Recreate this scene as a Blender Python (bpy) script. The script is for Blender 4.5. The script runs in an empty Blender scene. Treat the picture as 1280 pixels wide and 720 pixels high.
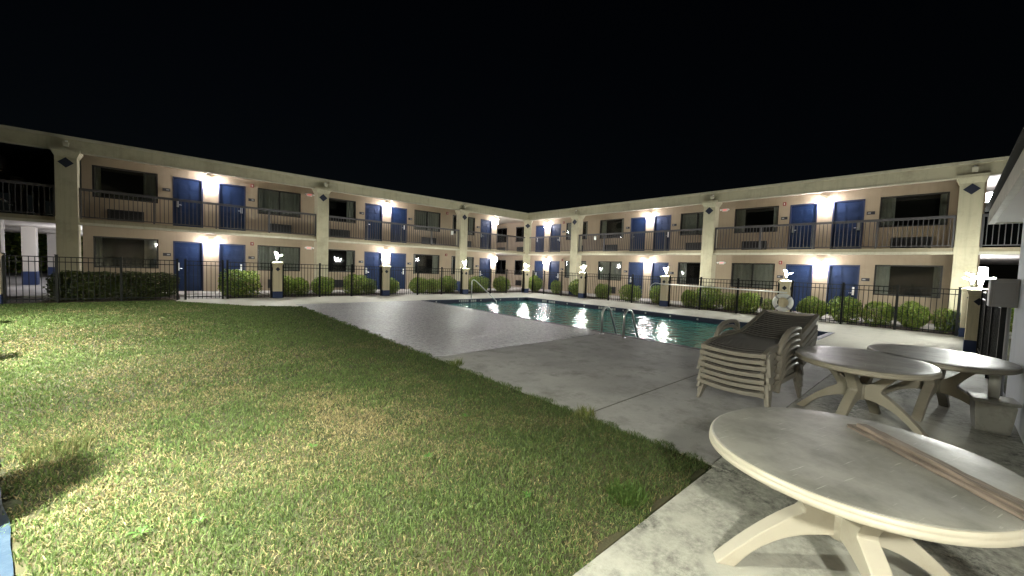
import bpy, bmesh, math, random
import numpy as np
from mathutils import Vector, Matrix
random.seed(7); RNG = np.random.default_rng(7)
sc = bpy.context.scene
COL = sc.collection
PI = math.pi

# ------------------------------------------------------------------ materials
def nodes_of(name):
    m = bpy.data.materials.new(name); m.use_nodes = True
    nt = m.node_tree
    return m, nt, nt.nodes['Principled BSDF']

def mat(name, col, rough=.6, metal=0., var=.0, streak=0., vscale=3., bump=0., bscale=60., spec=.5, stain=None, stain_scale=1.2, stain_lo=.45, stain_hi=.7):
    """principled paint/concrete/stucco with noise variation, optional stain colour and fine bump"""
    m, nt, b = nodes_of(name)
    N, Lk = nt.nodes, nt.links
    b.inputs['Roughness'].default_value = rough
    b.inputs['Metallic'].default_value = metal
    b.inputs['Specular IOR Level'].default_value = spec
    b.inputs['Base Color'].default_value = (*col, 1)
    tc = N.new('ShaderNodeTexCoord')
    out = None
    if var > 0:
        n = N.new('ShaderNodeTexNoise'); n.inputs['Scale'].default_value = vscale
        n.inputs['Detail'].default_value = 6; n.inputs['Roughness'].default_value = .65
        Lk.new(tc.outputs['Object'], n.inputs['Vector'])
        mx = N.new('ShaderNodeMix'); mx.data_type = 'RGBA'
        mx.inputs[6].default_value = tuple(c * (1 - var) for c in col) + (1,)
        mx.inputs[7].default_value = tuple(min(1, c * (1 + var)) for c in col) + (1,)
        Lk.new(n.outputs['Fac'], mx.inputs[0]); out = mx.outputs[2]
    if stain:
        n2 = N.new('ShaderNodeTexNoise'); n2.inputs['Scale'].default_value = stain_scale
        n2.inputs['Detail'].default_value = 9; n2.inputs['Roughness'].default_value = .72
        Lk.new(tc.outputs['Object'], n2.inputs['Vector'])
        r = N.new('ShaderNodeMapRange'); r.inputs[1].default_value = stain_lo; r.inputs[2].default_value = stain_hi
        Lk.new(n2.outputs['Fac'], r.inputs[0])
        mx2 = N.new('ShaderNodeMix'); mx2.data_type = 'RGBA'
        mx2.inputs[6].default_value = (*col, 1); mx2.inputs[7].default_value = (*stain, 1)
        if out: Lk.new(out, mx2.inputs[6])
        Lk.new(r.outputs[0], mx2.inputs[0]); out = mx2.outputs[2]
    if streak > 0:
        mp = N.new('ShaderNodeMapping'); mp.inputs['Scale'].default_value = (7, 7, .35); Lk.new(tc.outputs['Object'], mp.inputs[0])
        n4 = N.new('ShaderNodeTexNoise'); n4.inputs['Scale'].default_value = 1.3; n4.inputs['Detail'].default_value = 7; n4.inputs['Roughness'].default_value = .7; Lk.new(mp.outputs[0], n4.inputs['Vector'])
        r4 = N.new('ShaderNodeMapRange'); r4.inputs[1].default_value = .5; r4.inputs[2].default_value = .75; r4.inputs[3].default_value = 0; r4.inputs[4].default_value = streak; Lk.new(n4.outputs['Fac'], r4.inputs[0])
        mx3 = N.new('ShaderNodeMix'); mx3.data_type = 'RGBA'; mx3.inputs[7].default_value = tuple(c*.35 for c in col)+(1,)
        Lk.new(out, mx3.inputs[6]); Lk.new(r4.outputs[0], mx3.inputs[0]); out = mx3.outputs[2]
    if out: Lk.new(out, b.inputs['Base Color'])
    if bump > 0:
        n3 = N.new('ShaderNodeTexNoise'); n3.inputs['Scale'].default_value = bscale; n3.inputs['Detail'].default_value = 4
        Lk.new(tc.outputs['Object'], n3.inputs['Vector'])
        bp = N.new('ShaderNodeBump'); bp.inputs['Strength'].default_value = bump; bp.inputs['Distance'].default_value = .01
        Lk.new(n3.outputs['Fac'], bp.inputs['Height']); Lk.new(bp.outputs['Normal'], b.inputs['Normal'])
    return m

def emit(name, col, strength):
    m = bpy.data.materials.new(name); m.use_nodes = True
    nt = m.node_tree; nt.nodes.remove(nt.nodes['Principled BSDF'])
    e = nt.nodes.new('ShaderNodeEmission'); e.inputs[0].default_value = (*col, 1); e.inputs[1].default_value = strength
    nt.links.new(e.outputs[0], nt.nodes['Material Output'].inputs[0])
    return m

def attr_mat(name, rough=.6, spec=.3, trans=.0):
    m, nt, b = nodes_of(name)
    a = nt.nodes.new('ShaderNodeAttribute'); a.attribute_name = 'tint'
    nt.links.new(a.outputs['Color'], b.inputs['Base Color'])
    b.inputs['Roughness'].default_value = rough; b.inputs['Specular IOR Level'].default_value = spec
    if trans > 0:
        t = nt.nodes.new('ShaderNodeBsdfTranslucent'); nt.links.new(a.outputs['Color'], t.inputs[0])
        mx = nt.nodes.new('ShaderNodeMixShader'); mx.inputs[0].default_value = trans
        nt.links.new(b.outputs[0], mx.inputs[1]); nt.links.new(t.outputs[0], mx.inputs[2])
        nt.links.new(mx.outputs[0], nt.nodes['Material Output'].inputs[0])
    return m

M = {}
M['wall'] = mat('tan_stucco', (.35, .28, .20), .85, streak=.22, var=.10, vscale=.8, bump=.25, bscale=140, stain=(.28, .21, .155), stain_scale=.7, stain_lo=.5, stain_hi=.85)
M['pillar'] = mat('pillar_stucco', (.76, .67, .47), .8, streak=.4, var=.08, vscale=3, bump=.25, bscale=120)
M['emblem'] = mat('dark_navy_tile', (.010, .014, .032), .5, var=.1)
M['cream'] = mat('cream_stucco', (.45, .41, .29), .8, streak=.28, var=.10, vscale=1.1, bump=.25, bscale=120, stain=(.25, .225, .155), stain_scale=1.4, stain_lo=.5, stain_hi=.85)
M['trim'] = mat('cream_trim', (.47, .435, .335), .7, streak=.3, var=.08, vscale=2, stain=(.32, .28, .2), stain_scale=2.5, stain_lo=.52, stain_hi=.8)
M['soffit'] = mat('soffit_paint', (.62, .57, .50), .75, var=.05)
M['door'] = mat('blue_door_paint', (.006, .018, .060), .5, var=.12, vscale=2, bump=.05, bscale=40, spec=.25)
M['door_frame'] = mat('dark_door_frame', (.012, .02, .06), .45, var=.1)
M['navy'] = mat('navy_paint', (.022, .042, .12), .6, var=.15, vscale=4, bump=.15, bscale=90)
M['rail'] = mat('brown_rail_paint', (.060, .056, .060), .5, var=.15, vscale=5)
M['iron'] = mat('black_iron', (.008, .009, .010), .5, var=.2, vscale=8, spec=.2)
M['frame'] = mat('bronze_window_frame', (.014, .013, .013), .4, var=.1)
M['ac'] = mat('dark_grille', (.02, .02, .024), .55, var=.15)
M['curtain'] = mat('grey_curtain', (.40, .39, .355), .85, var=.2, vscale=6)
M['room'] = mat('dark_room', (.025, .022, .02), .9, var=.2)
M['chrome'] = mat('stainless', (.75, .75, .76), .32, metal=1., var=.05)
M['whitep'] = mat('white_plastic', (.74, .74, .71), .4, var=.04)
M['greyp'] = mat('grey_metal_box', (.30, .30, .31), .5, var=.1, vscale=5)
M['alarm_red'] = mat('red_plastic', (.22, .02, .015), .45, var=.1)
M['plate'] = mat('dark_plate', (.02, .02, .03), .4, var=.1)
M['roofing'] = mat('dark_shingles', (.03, .03, .032), .9, var=.3, vscale=20, bump=.5, bscale=50)
M['bath'] = mat('white_block_wall', (.80, .82, .88), .8, var=.08, vscale=2, bump=.4, bscale=70, stain=(.58, .60, .66), stain_scale=2, stain_lo=.5, stain_hi=.8)
M['resin'] = mat('sand_resin', (.42, .39, .325), .42, var=.08, vscale=4, bump=.04, bscale=200, stain=(.30, .25, .19), stain_scale=3, stain_lo=.5, stain_hi=.85)
M['resin_grey'] = mat('taupe_resin', (.175, .162, .14), .45, var=.10, vscale=6, stain=(.12, .105, .082), stain_scale=5, stain_lo=.5, stain_hi=.8)
M['resin_dim'] = mat('shaded_resin', (.26, .24, .195), .5, var=.10, vscale=5, stain=(.18, .16, .12), stain_scale=4, stain_lo=.48, stain_hi=.8)  # darker copy of sand_resin; the far tables' weaker light put into colour
M['slat'] = mat('dark_taupe_slat', (.055, .053, .052), .5, var=.18, vscale=8)
M['lamp_body'] = mat('lamp_socket', (.45, .43, .38), .5, var=.1)
M['mulch'] = mat('mulch', (.05, .032, .022), .95, var=.5, vscale=18, bump=1., bscale=60, stain=(.16, .13, .09), stain_scale=14, stain_lo=.55, stain_hi=.7)
M['walk'] = mat('walkway_concrete', (.42, .40, .38), .8, var=.1, vscale=2, bump=.2, bscale=90, stain=(.28, .26, .24), stain_scale=1.5)
M['wood'] = None
M['tile'] = mat('navy_pool_tile', (.012, .022, .06), .55, var=.25, vscale=10)
M['tile_white'] = mat('white_marker_tile', (.50, .52, .52), .3, var=.1)
M['basin'] = mat('pool_plaster', (.25, .42, .42), .7, var=.1)
M['soil'] = mat('earth', (.075, .065, .035), .95, var=.35, vscale=9, bump=.6, bscale=70, stain=(.035, .05, .015), stain_scale=2.2, stain_lo=.42, stain_hi=.62)
M['grass'] = attr_mat('grass_blade', .55, .25, .30)
M['leaf'] = attr_mat('shrub_leaf', .5, .35, .18)
M['path'] = mat('blue_concrete_walk', (.016, .038, .075), .7, var=.15, vscale=3, bump=.2, bscale=80, stain=(.06, .09, .13), stain_scale=4)  # dark blue base with random paler stains

def deck_material():
    m, nt, b = nodes_of('brushed_deck_concrete'); N, Lk = nt.nodes, nt.links
    tc = N.new('ShaderNodeTexCoord')
    def noise(s, d=8, r=.65):
        n = N.new('ShaderNodeTexNoise'); n.inputs['Scale'].default_value = s; n.inputs['Detail'].default_value = d; n.inputs['Roughness'].default_value = r
        Lk.new(tc.outputs['Object'], n.inputs['Vector']); return n.outputs['Fac']
    def rng(f, a, c):
        r = N.new('ShaderNodeMapRange'); r.inputs[1].default_value = a; r.inputs[2].default_value = c; Lk.new(f, r.inputs[0]); return r.outputs[0]
    def mix(f, a, c):
        x = N.new('ShaderNodeMix'); x.data_type = 'RGBA'; Lk.new(f, x.inputs[0])
        for i, v in ((6, a), (7, c)):
            if isinstance(v, tuple): x.inputs[i].default_value = (*v, 1)
            else: Lk.new(v, x.inputs[i])
        return x.outputs[2]
    base = mix(rng(noise(.9, 10, .7), .3, .7), (.21, .206, .205), (.355, .346, .336))
    dirt = mix(rng(noise(2.1, 12, .78), .50, .64), base, (.17, .165, .155))
    speck = mix(rng(noise(26, 4, .8), .63, .70), dirt, (.13, .13, .125))
    Lk.new(speck, b.inputs['Base Color'])
    rr = N.new('ShaderNodeMapRange'); rr.inputs[3].default_value = .5; rr.inputs[4].default_value = .8; Lk.new(noise(3.), rr.inputs[0]); Lk.new(rr.outputs[0], b.inputs['Roughness'])
    bp = N.new('ShaderNodeBump'); bp.inputs['Strength'].default_value = .35; bp.inputs['Distance'].default_value = .01
    Lk.new(noise(75, 6, .7), bp.inputs['Height']); Lk.new(bp.outputs['Normal'], b.inputs['Normal'])
    return m
M['deck'] = deck_material()

def patio_material():
    m, nt, b = nodes_of('mildewed_patio_concrete'); N, Lk = nt.nodes, nt.links
    tc = N.new('ShaderNodeTexCoord')
    def noise(s, d=8, r=.65):
        n = N.new('ShaderNodeTexNoise'); n.inputs['Scale'].default_value = s; n.inputs['Detail'].default_value = d; n.inputs['Roughness'].default_value = r
        Lk.new(tc.outputs['Object'], n.inputs['Vector']); return n.outputs['Fac']
    def rng(f, a, c):
        r = N.new('ShaderNodeMapRange'); r.inputs[1].default_value = a; r.inputs[2].default_value = c; Lk.new(f, r.inputs[0]); return r.outputs[0]
    def mix(f, a, c):
        x = N.new('ShaderNodeMix'); x.data_type = 'RGBA'; Lk.new(f, x.inputs[0])
        for i, v in ((6, a), (7, c)):
            if isinstance(v, tuple): x.inputs[i].default_value = (*v, 1)
            else: Lk.new(v, x.inputs[i])
        return x.outputs[2]
    mul = N.new('ShaderNodeMath'); mul.operation = 'MULTIPLY'
    Lk.new(rng(noise(1.1, 6, .6), .43, .60), mul.inputs[0]); Lk.new(rng(noise(16, 10, .8), .38, .60), mul.inputs[1])
    base = mix(noise(1.4), (.36, .36, .32), (.48, .47, .42))
    c = mix(mul.outputs[0], base, (.05, .054, .048))
    Lk.new(c, b.inputs['Base Color']); b.inputs['Roughness'].default_value = .75
    bp = N.new('ShaderNodeBump'); bp.inputs['Strength'].default_value = .4; bp.inputs['Distance'].default_value = .01
    Lk.new(noise(60, 6, .7), bp.inputs['Height']); Lk.new(bp.outputs['Normal'], b.inputs['Normal'])
    return m
M['patio'] = patio_material()

def aggregate_material():
    m, nt, b = nodes_of('wet_exposed_aggregate'); N, Lk = nt.nodes, nt.links
    tc = N.new('ShaderNodeTexCoord')
    n = N.new('ShaderNodeTexNoise'); n.inputs['Scale'].default_value = 1.3; n.inputs['Detail'].default_value = 8
    Lk.new(tc.outputs['Object'], n.inputs['Vector'])
    v = N.new('ShaderNodeTexNoise'); v.inputs['Scale'].default_value = 11; v.inputs['Detail'].default_value = 9; v.inputs['Roughness'].default_value = .82
    Lk.new(tc.outputs['Object'], v.inputs['Vector'])
    x = N.new('ShaderNodeMix'); x.data_type = 'RGBA'; x.inputs[6].default_value = (.15, .145, .165, 1); x.inputs[7].default_value = (.31, .30, .33, 1)
    Lk.new(n.outputs['Fac'], x.inputs[0])
    y = N.new('ShaderNodeMix'); y.data_type = 'RGBA'; y.blend_type = 'MULTIPLY'; y.inputs[0].default_value = .6
    Lk.new(x.outputs[2], y.inputs[6]); sp = N.new('ShaderNodeMapRange'); sp.inputs[1].default_value = .42; sp.inputs[2].default_value = .58; sp.inputs[3].default_value = .5; sp.inputs[4].default_value = 1.4; Lk.new(v.outputs['Fac'], sp.inputs[0]); y.inputs[0].default_value = 1; Lk.new(sp.outputs[0], y.inputs[7]); Lk.new(y.outputs[2], b.inputs['Base Color'])
    rr = N.new('ShaderNodeMapRange'); rr.inputs[1].default_value = .35; rr.inputs[2].default_value = .65; rr.inputs[3].default_value = .34; rr.inputs[4].default_value = .5
    Lk.new(n.outputs['Fac'], rr.inputs[0]); Lk.new(rr.outputs[0], b.inputs['Roughness'])
    bp = N.new('ShaderNodeBump'); bp.inputs['Strength'].default_value = 1.; bp.inputs['Distance'].default_value = .035
    Lk.new(v.outputs['Fac'], bp.inputs['Height']); Lk.new(bp.outputs['Normal'], b.inputs['Normal'])
    return m
M['aggregate'] = aggregate_material()

def water_material():
    m, nt, b = nodes_of('pool_water'); N, Lk = nt.nodes, nt.links
    tc = N.new('ShaderNodeTexCoord')
    n = N.new('ShaderNodeTexNoise'); n.inputs['Scale'].default_value = 4.2; n.inputs['Detail'].default_value = 3; n.inputs['Roughness'].default_value = .5
    Lk.new(tc.outputs['Object'], n.inputs['Vector'])
    bp = N.new('ShaderNodeBump'); bp.inputs['Strength'].default_value = .62; bp.inputs['Distance'].default_value = .06
    Lk.new(n.outputs['Fac'], bp.inputs['Height']); Lk.new(bp.outputs['Normal'], b.inputs['Normal'])
    b.inputs['Base Color'].default_value = (.07, .35, .33, 1); b.inputs['Roughness'].default_value = .035
    b.inputs['IOR'].default_value = 1.33
    return m
M['water'] = water_material()

def glass_material():
    m = bpy.data.materials.new('dark_window_glass'); m.use_nodes = True
    nt = m.node_tree; N, Lk = nt.nodes, nt.links; N.remove(N['Principled BSDF'])
    t = N.new('ShaderNodeBsdfTransparent'); t.inputs[0].default_value = (.82, .84, .82, 1)
    g = N.new('ShaderNodeBsdfGlossy'); g.inputs['Roughness'].default_value = .03; g.inputs[0].default_value = (.8, .8, .85, 1)
    f = N.new('ShaderNodeFresnel'); f.inputs[0].default_value = 1.45
    mx = N.new('ShaderNodeMixShader'); Lk.new(f.outputs[0], mx.inputs[0]); Lk.new(t.outputs[0], mx.inputs[1]); Lk.new(g.outputs[0], mx.inputs[2])
    Lk.new(mx.outputs[0], N['Material Output'].inputs[0])
    return m
M['glass'] = glass_material()

def wood_material():
    m, nt, b = nodes_of('weathered_red_wood'); N, Lk = nt.nodes, nt.links
    tc = N.new('ShaderNodeTexCoord'); mp = N.new('ShaderNodeMapping'); mp.inputs['Scale'].default_value = (2.5, 34, 34)
    Lk.new(tc.outputs['Object'], mp.inputs[0])
    n = N.new('ShaderNodeTexNoise'); n.inputs['Scale'].default_value = 1.5; n.inputs['Detail'].default_value = 9; n.inputs['Roughness'].default_value = .7; Lk.new(mp.outputs[0], n.inputs['Vector'])
    r = N.new('ShaderNodeValToRGB'); r.color_ramp.elements[0].position = .36; r.color_ramp.elements[0].color = (.05, .042, .036, 1)
    r.color_ramp.elements[1].position = .64; r.color_ramp.elements[1].color = (.225, .18, .15, 1)
    Lk.new(n.outputs['Fac'], r.inputs[0]); Lk.new(r.outputs[0], b.inputs['Base Color']); b.inputs['Roughness'].default_value = .8
    bp = N.new('ShaderNodeBump'); bp.inputs['Strength'].default_value = .7; bp.inputs['Distance'].default_value = .006
    Lk.new(n.outputs['Fac'], bp.inputs['Height']); Lk.new(bp.outputs['Normal'], b.inputs['Normal'])
    return m
M['wood'] = wood_material()

def tabletop_material():
    m, nt, b = nodes_of('scuffed_resin_top'); N, Lk = nt.nodes, nt.links
    tc = N.new('ShaderNodeTexCoord')
    n = N.new('ShaderNodeTexNoise'); n.inputs['Scale'].default_value = 3.2; n.inputs['Detail'].default_value = 9; n.inputs['Roughness'].default_value = .68
    Lk.new(tc.outputs['Object'], n.inputs['Vector'])
    r = N.new('ShaderNodeMapRange'); r.inputs[1].default_value = .40; r.inputs[2].default_value = .68; Lk.new(n.outputs['Fac'], r.inputs[0])
    x = N.new('ShaderNodeMix'); x.data_type = 'RGBA'; x.inputs[6].default_value = (.235, .23, .212, 1); x.inputs[7].default_value = (.115, .115, .105, 1); Lk.new(r.outputs[0], x.inputs[0])
    mp = N.new('ShaderNodeMapping'); mp.inputs['Scale'].default_value = (3, 60, 1); mp.inputs['Rotation'].default_value = (0, 0, .9); Lk.new(tc.outputs['Object'], mp.inputs[0])
    s = N.new('ShaderNodeTexNoise'); s.inputs['Scale'].default_value = 1.6; s.inputs['Detail'].default_value = 5; Lk.new(mp.outputs[0], s.inputs['Vector'])
    sr = N.new('ShaderNodeMapRange'); sr.inputs[1].default_value = .66; sr.inputs[2].default_value = .72; Lk.new(s.outputs['Fac'], sr.inputs[0])
    ml = N.new('ShaderNodeMath'); ml.operation = 'MULTIPLY'; ml.inputs[1].default_value = .45; Lk.new(sr.outputs[0], ml.inputs[0])
    y = N.new('ShaderNodeMix'); y.data_type = 'RGBA'; y.inputs[7].default_value = (.55, .54, .50, 1); Lk.new(ml.outputs[0], y.inputs[0]); Lk.new(x.outputs[2], y.inputs[6])
    Lk.new(y.outputs[2], b.inputs['Base Color'])
    rr = N.new('ShaderNodeMapRange'); rr.inputs[3].default_value = .28; rr.inputs[4].default_value = .55; Lk.new(n.outputs['Fac'], rr.inputs[0]); Lk.new(rr.outputs[0], b.inputs['Roughness'])
    bp = N.new('ShaderNodeBump'); bp.inputs['Strength'].default_value = .12; bp.inputs['Distance'].default_value = .004; Lk.new(s.outputs['Fac'], bp.inputs['Height']); Lk.new(bp.outputs['Normal'], b.inputs['Normal'])
    return m
M['tabletop'] = tabletop_material()

# ------------------------------------------------------------------ geometry helpers
class MB:
    def __init__(s): s.v = []; s.f = []; s.sm = []
    def add(s, vs, fs, smooth=False):
        o = len(s.v); s.v += [tuple(p) for p in vs]
        s.f += [tuple(i + o for i in f) for f in fs]; s.sm += [smooth] * len(fs); return s
    def box(s, a, b):
        x0, x1 = sorted((a[0], b[0])); y0, y1 = sorted((a[1], b[1])); z0, z1 = sorted((a[2], b[2]))
        return s.add([(x0,y0,z0),(x1,y0,z0),(x1,y1,z0),(x0,y1,z0),(x0,y0,z1),(x1,y0,z1),(x1,y1,z1),(x0,y1,z1)],
                     [(0,3,2,1),(4,5,6,7),(0,1,5,4),(1,2,6,5),(2,3,7,6),(3,0,4,7)])
    def frustum(s, c, hw0, hw1, z0, z1):
        """square section, half width hw0 at z0 and hw1 at z1"""
        v = []
        for h, z in ((hw0, z0), (hw1, z1)):
            v += [(c[0]-h,c[1]-h,z),(c[0]+h,c[1]-h,z),(c[0]+h,c[1]+h,z),(c[0]-h,c[1]+h,z)]
        return s.add(v, [(0,3,2,1),(4,5,6,7),(0,1,5,4),(1,2,6,5),(2,3,7,6),(3,0,4,7)])
    def tube(s, pts, r, n=8, closed=False, flat=1.0):
        pts = [Vector(p) for p in pts]; k = len(pts); vs = []; prev = None
        for i, p in enumerate(pts):
            a = pts[i-1] if (i > 0 or closed) else p; b = pts[(i+1) % k] if (i < k-1 or closed) else p
            t = (b - a).normalized()
            ref = Vector((0,0,1)) if abs(t.z) < .95 else Vector((0,1,0))
            u = t.cross(ref).normalized() if prev is None else (prev - t * prev.dot(t)).normalized()
            prev = u; w = t.cross(u)
            rr = r[i] if isinstance(r, (list, tuple)) else r
            for j in range(n):
                q = 2*PI*j/n; vs.append(p + u*math.cos(q)*rr + w*math.sin(q)*rr*flat)
        fs = []
        for i in range(k if closed else k-1):
            for j in range(n):
                a = i*n+j; b = i*n+(j+1) % n; c = ((i+1) % k)*n+(j+1) % n; d = ((i+1) % k)*n+j
                fs.append((a, b, c, d))
        if not closed: fs += [tuple(range(n))[::-1], tuple((k-1)*n + j for j in range(n))]
        return s.add(vs, fs, True)
    def prism(s, poly, mapf, d0, d1):
        """polygon in 2D swept between depths d0 and d1 through mapf(a,b,d)"""
        n = len(poly)
        vs = [mapf(a, b, d0) for a, b in poly] + [mapf(a, b, d1) for a, b in poly]
        return s.add(vs, [tuple(range(n)), tuple(range(n, 2*n))[::-1]] + [(i, (i+1) % n, n+(i+1) % n, n+i) for i in range(n)])
    def build(s, name, m, parent=None, bevel=0, kind=None):
        me = bpy.data.meshes.new(name); me.from_pydata(s.v, [], s.f)
        me.polygons.foreach_set('use_smooth', s.sm)
        bm = bmesh.new(); bm.from_mesh(me); bmesh.ops.recalc_face_normals(bm, faces=bm.faces)
        if bevel:
            es = [e for e in bm.edges if len(e.link_faces) == 2 and e.calc_face_angle(0) > .6]
            bmesh.ops.bevel(bm, geom=es, offset=bevel, segments=2, profile=.6, affect='EDGES', clamp_overlap=True)
        bm.to_mesh(me); bm.free()
        me.materials.append(m)
        o = bpy.data.objects.new(name, me); COL.objects.link(o)
        if parent: o.parent = parent
        if kind: o['kind'] = kind
        return o

def tag(o, label=None, cat=None, group=None, kind=None):
    if label: o['label'] = label
    if cat: o['category'] = cat
    if group: o['group'] = group
    if kind: o['kind'] = kind
    return o
def empty(name, loc=(0,0,0), rz=0):
    o = bpy.data.objects.new(name, None); COL.objects.link(o); o.location = loc; o.rotation_euler = (0,0,rz); o.empty_display_size = .1
    return o
def copy_tree(o, parent=None):
    c = o.copy(); COL.objects.link(c); c.parent = parent
    for ch in [x for x in bpy.data.objects if x.parent is o]: copy_tree(ch, c)
    return c
def sub(o): return bpy.data.objects.new

# ------------------------------------------------------------------ world, camera
w = bpy.data.worlds.new('World'); sc.world = w; w.use_nodes = True
sky = w.node_tree.nodes.new('ShaderNodeTexSky'); sky.sky_type = 'NISHITA'; sky.sun_disc = False
sky.sun_elevation = math.radians(25); sky.sun_rotation = math.radians(200)
w.node_tree.links.new(sky.outputs[0], w.node_tree.nodes['Background'].inputs[0])
w.node_tree.nodes['Background'].inputs[1].default_value = .0004
moon = bpy.data.lights.new('moonlight', 'SUN'); moon.energy = .004; moon.angle = math.radians(.5); moon.color = (1, .95, .9)
mo = bpy.data.objects.new('moonlight', moon); COL.objects.link(mo); mo.rotation_euler = (math.radians(65), 0, math.radians(-20))

F_PX, YAW, PITCH, ROLL, H = 484.46, .84507, .05117, .03595, 1.5
fw = Vector((math.cos(YAW)*math.cos(PITCH), math.sin(YAW)*math.cos(PITCH), -math.sin(PITCH)))
rt = Vector((math.sin(YAW), -math.cos(YAW), 0)); up = rt.cross(fw)
c_, s_ = math.cos(ROLL), math.sin(ROLL)
r2, u2 = rt*c_ + up*s_, up*c_ - rt*s_
cam = bpy.data.cameras.new('camera'); co = bpy.data.objects.new('camera', cam); COL.objects.link(co)
cam.sensor_fit = 'HORIZONTAL'; cam.sensor_width = 36; cam.lens = F_PX/1280*36; cam.clip_start = .05; cam.clip_end = 500
co.matrix_world = Matrix((( r2.x, u2.x, -fw.x, 0), (r2.y, u2.y, -fw.y, 0), (r2.z, u2.z, -fw.z, H), (0,0,0,1)))
sc.camera = co

sc.view_settings.view_transform = 'Standard'; sc.view_settings.look = 'None'; sc.view_settings.exposure = .15; sc.view_settings.gamma = 1
cy = sc.cycles; cy.use_denoising = True; cy.max_bounces = 7; cy.diffuse_bounces = 4; cy.glossy_bounces = 3; cy.transparent_max_bounces = 8
cy.sample_clamp_indirect = 4; cy.sample_clamp_direct = 0; cy.caustics_reflective = False; cy.caustics_refractive = False
cy.use_light_tree = True

# ------------------------------------------------------------------ light powers
WALL_W, POST_W, PORCH_W = 150., 205., 800.
def lum(power, area): return power/(PI*area)
M['glow_wall'] = emit('wall_light_glow', (1, .96, .975), lum(WALL_W, .30))
M['glow_post'] = emit('post_lamp_glow', (.97, 1, .90), lum(POST_W, .082))
M['glow_porch'] = emit('porch_lamp_glow', (1, .99, .84), lum(PORCH_W, .125))
M['glow_porch_strong'] = emit('porch_lamp_glow_strong', (.98, 1, .82), lum(1900., .125))
M['glow_cool'] = emit('breezeway_glow', (.86, .89, 1), lum(130., .26))
M['glow_red'] = emit('exit_red_glow', (1, .05, .06), 1.3)
M['glow_white_dim'] = emit('strobe_white', (1, .95, .85), .35)

# ------------------------------------------------------------------ building frame
YW, XW, YC, XC = 21.1, 20.55, 19.65, 18.7
F2, SB, FB, RT, WT = 2.65, 2.44, 4.86, 5.33, 5.115       # upper floor, slab bottom, fascia bottom, roof top
def P(wing, u, n, z):
    """u along the wing, n metres out from the room wall towards the courtyard"""
    return (u, YW - n, z) if wing == 'L' else (XW - n, u, z)
NC = {'L': YW - YC, 'R': XW - XC}
def wb(mb, wing, u0, u1, n0, n1, z0, z1): return mb.box(P(wing, u0, n0, z0), P(wing, u1, n1, z1))

motel = tag(empty('motel_building', (18.7, 19.65, 0)), 'two storey L-shaped tan motel with blue doors and railed upper walkway round the pool', 'motel')
MOFF = Vector((18.7, 19.65, 0))
def mpart(mb, name, m, parent=None, bevel=0):
    o = mb.build(name, m, parent or motel, bevel)
    if parent is None or parent is motel: o.location = -MOFF
    return o

def grid_wall(mb, wing, u0, u1, z0, z1, holes, t=.14):
    us = sorted({u0, u1, *[h[0] for h in holes], *[h[1] for h in holes]}); zs = sorted({z0, z1, *[h[2] for h in holes], *[h[3] for h in holes]})
    for a, b in zip(us, us[1:]):
        for c, d in zip(zs, zs[1:]):
            if any(h[0] <= a+1e-6 and b <= h[1]+1e-6 and h[2] <= c+1e-6 and d <= h[3]+1e-6 for h in holes): continue
            vs = [P(wing, a, 0, c), P(wing, b, 0, c), P(wing, b, 0, d), P(wing, a, 0, d)]
            mb.add(vs, [(0, 1, 2, 3)])
    for h in holes:   # reveals
        a, b, c, d = h
        for q in (((a,c),(b,c)), ((b,c),(b,d)), ((b,d),(a,d)), ((a,d),(a,c))):
            (ua, za), (ub, zb) = q
            mb.add([P(wing, ua, 0, za), P(wing, ub, 0, zb), P(wing, ub, -t, zb), P(wing, ua, -t, za)], [(0, 1, 2, 3)])

doors = {'L': [(.14,1.11,'r'), (1.63,2.60,'l'), (7.94,8.92,'r'), (9.41,10.38,'l'), (15.70,16.66,'r')],
         'R': [(19.80,20.70,'l'), (18.22,19.22,'r'), (11.77,12.75,'l'), (10.28,11.28,'r'), (3.89,4.87,'l'), (2.40,3.39,'r')]}
wins = {'L': [(-2.09,-.30), (3.05,4.82), (5.68,7.46), (10.84,12.62), (13.49,15.25)],
        'R': [(24.02,25.35), (21.55,22.95), (15.92,17.76), (13.22,14.97), (8.00,9.77), (5.29,7.10), (.19,1.97)]}
acs = {'L': [(-1.71,-.71), (3.46,4.42), (6.15,7.15), (11.35,12.33), (13.99,14.97)],
       'R': [(24.15,25.15), (21.7,22.7), (16.22,17.2), (13.57,14.62), (8.4,9.38), (5.67,6.70), (.53,1.59)]}
wall_end = {'L': (-2.35, 17.1), 'R': (-.62, 26.4)}
FL = {0: .05, 1: F2}
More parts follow.
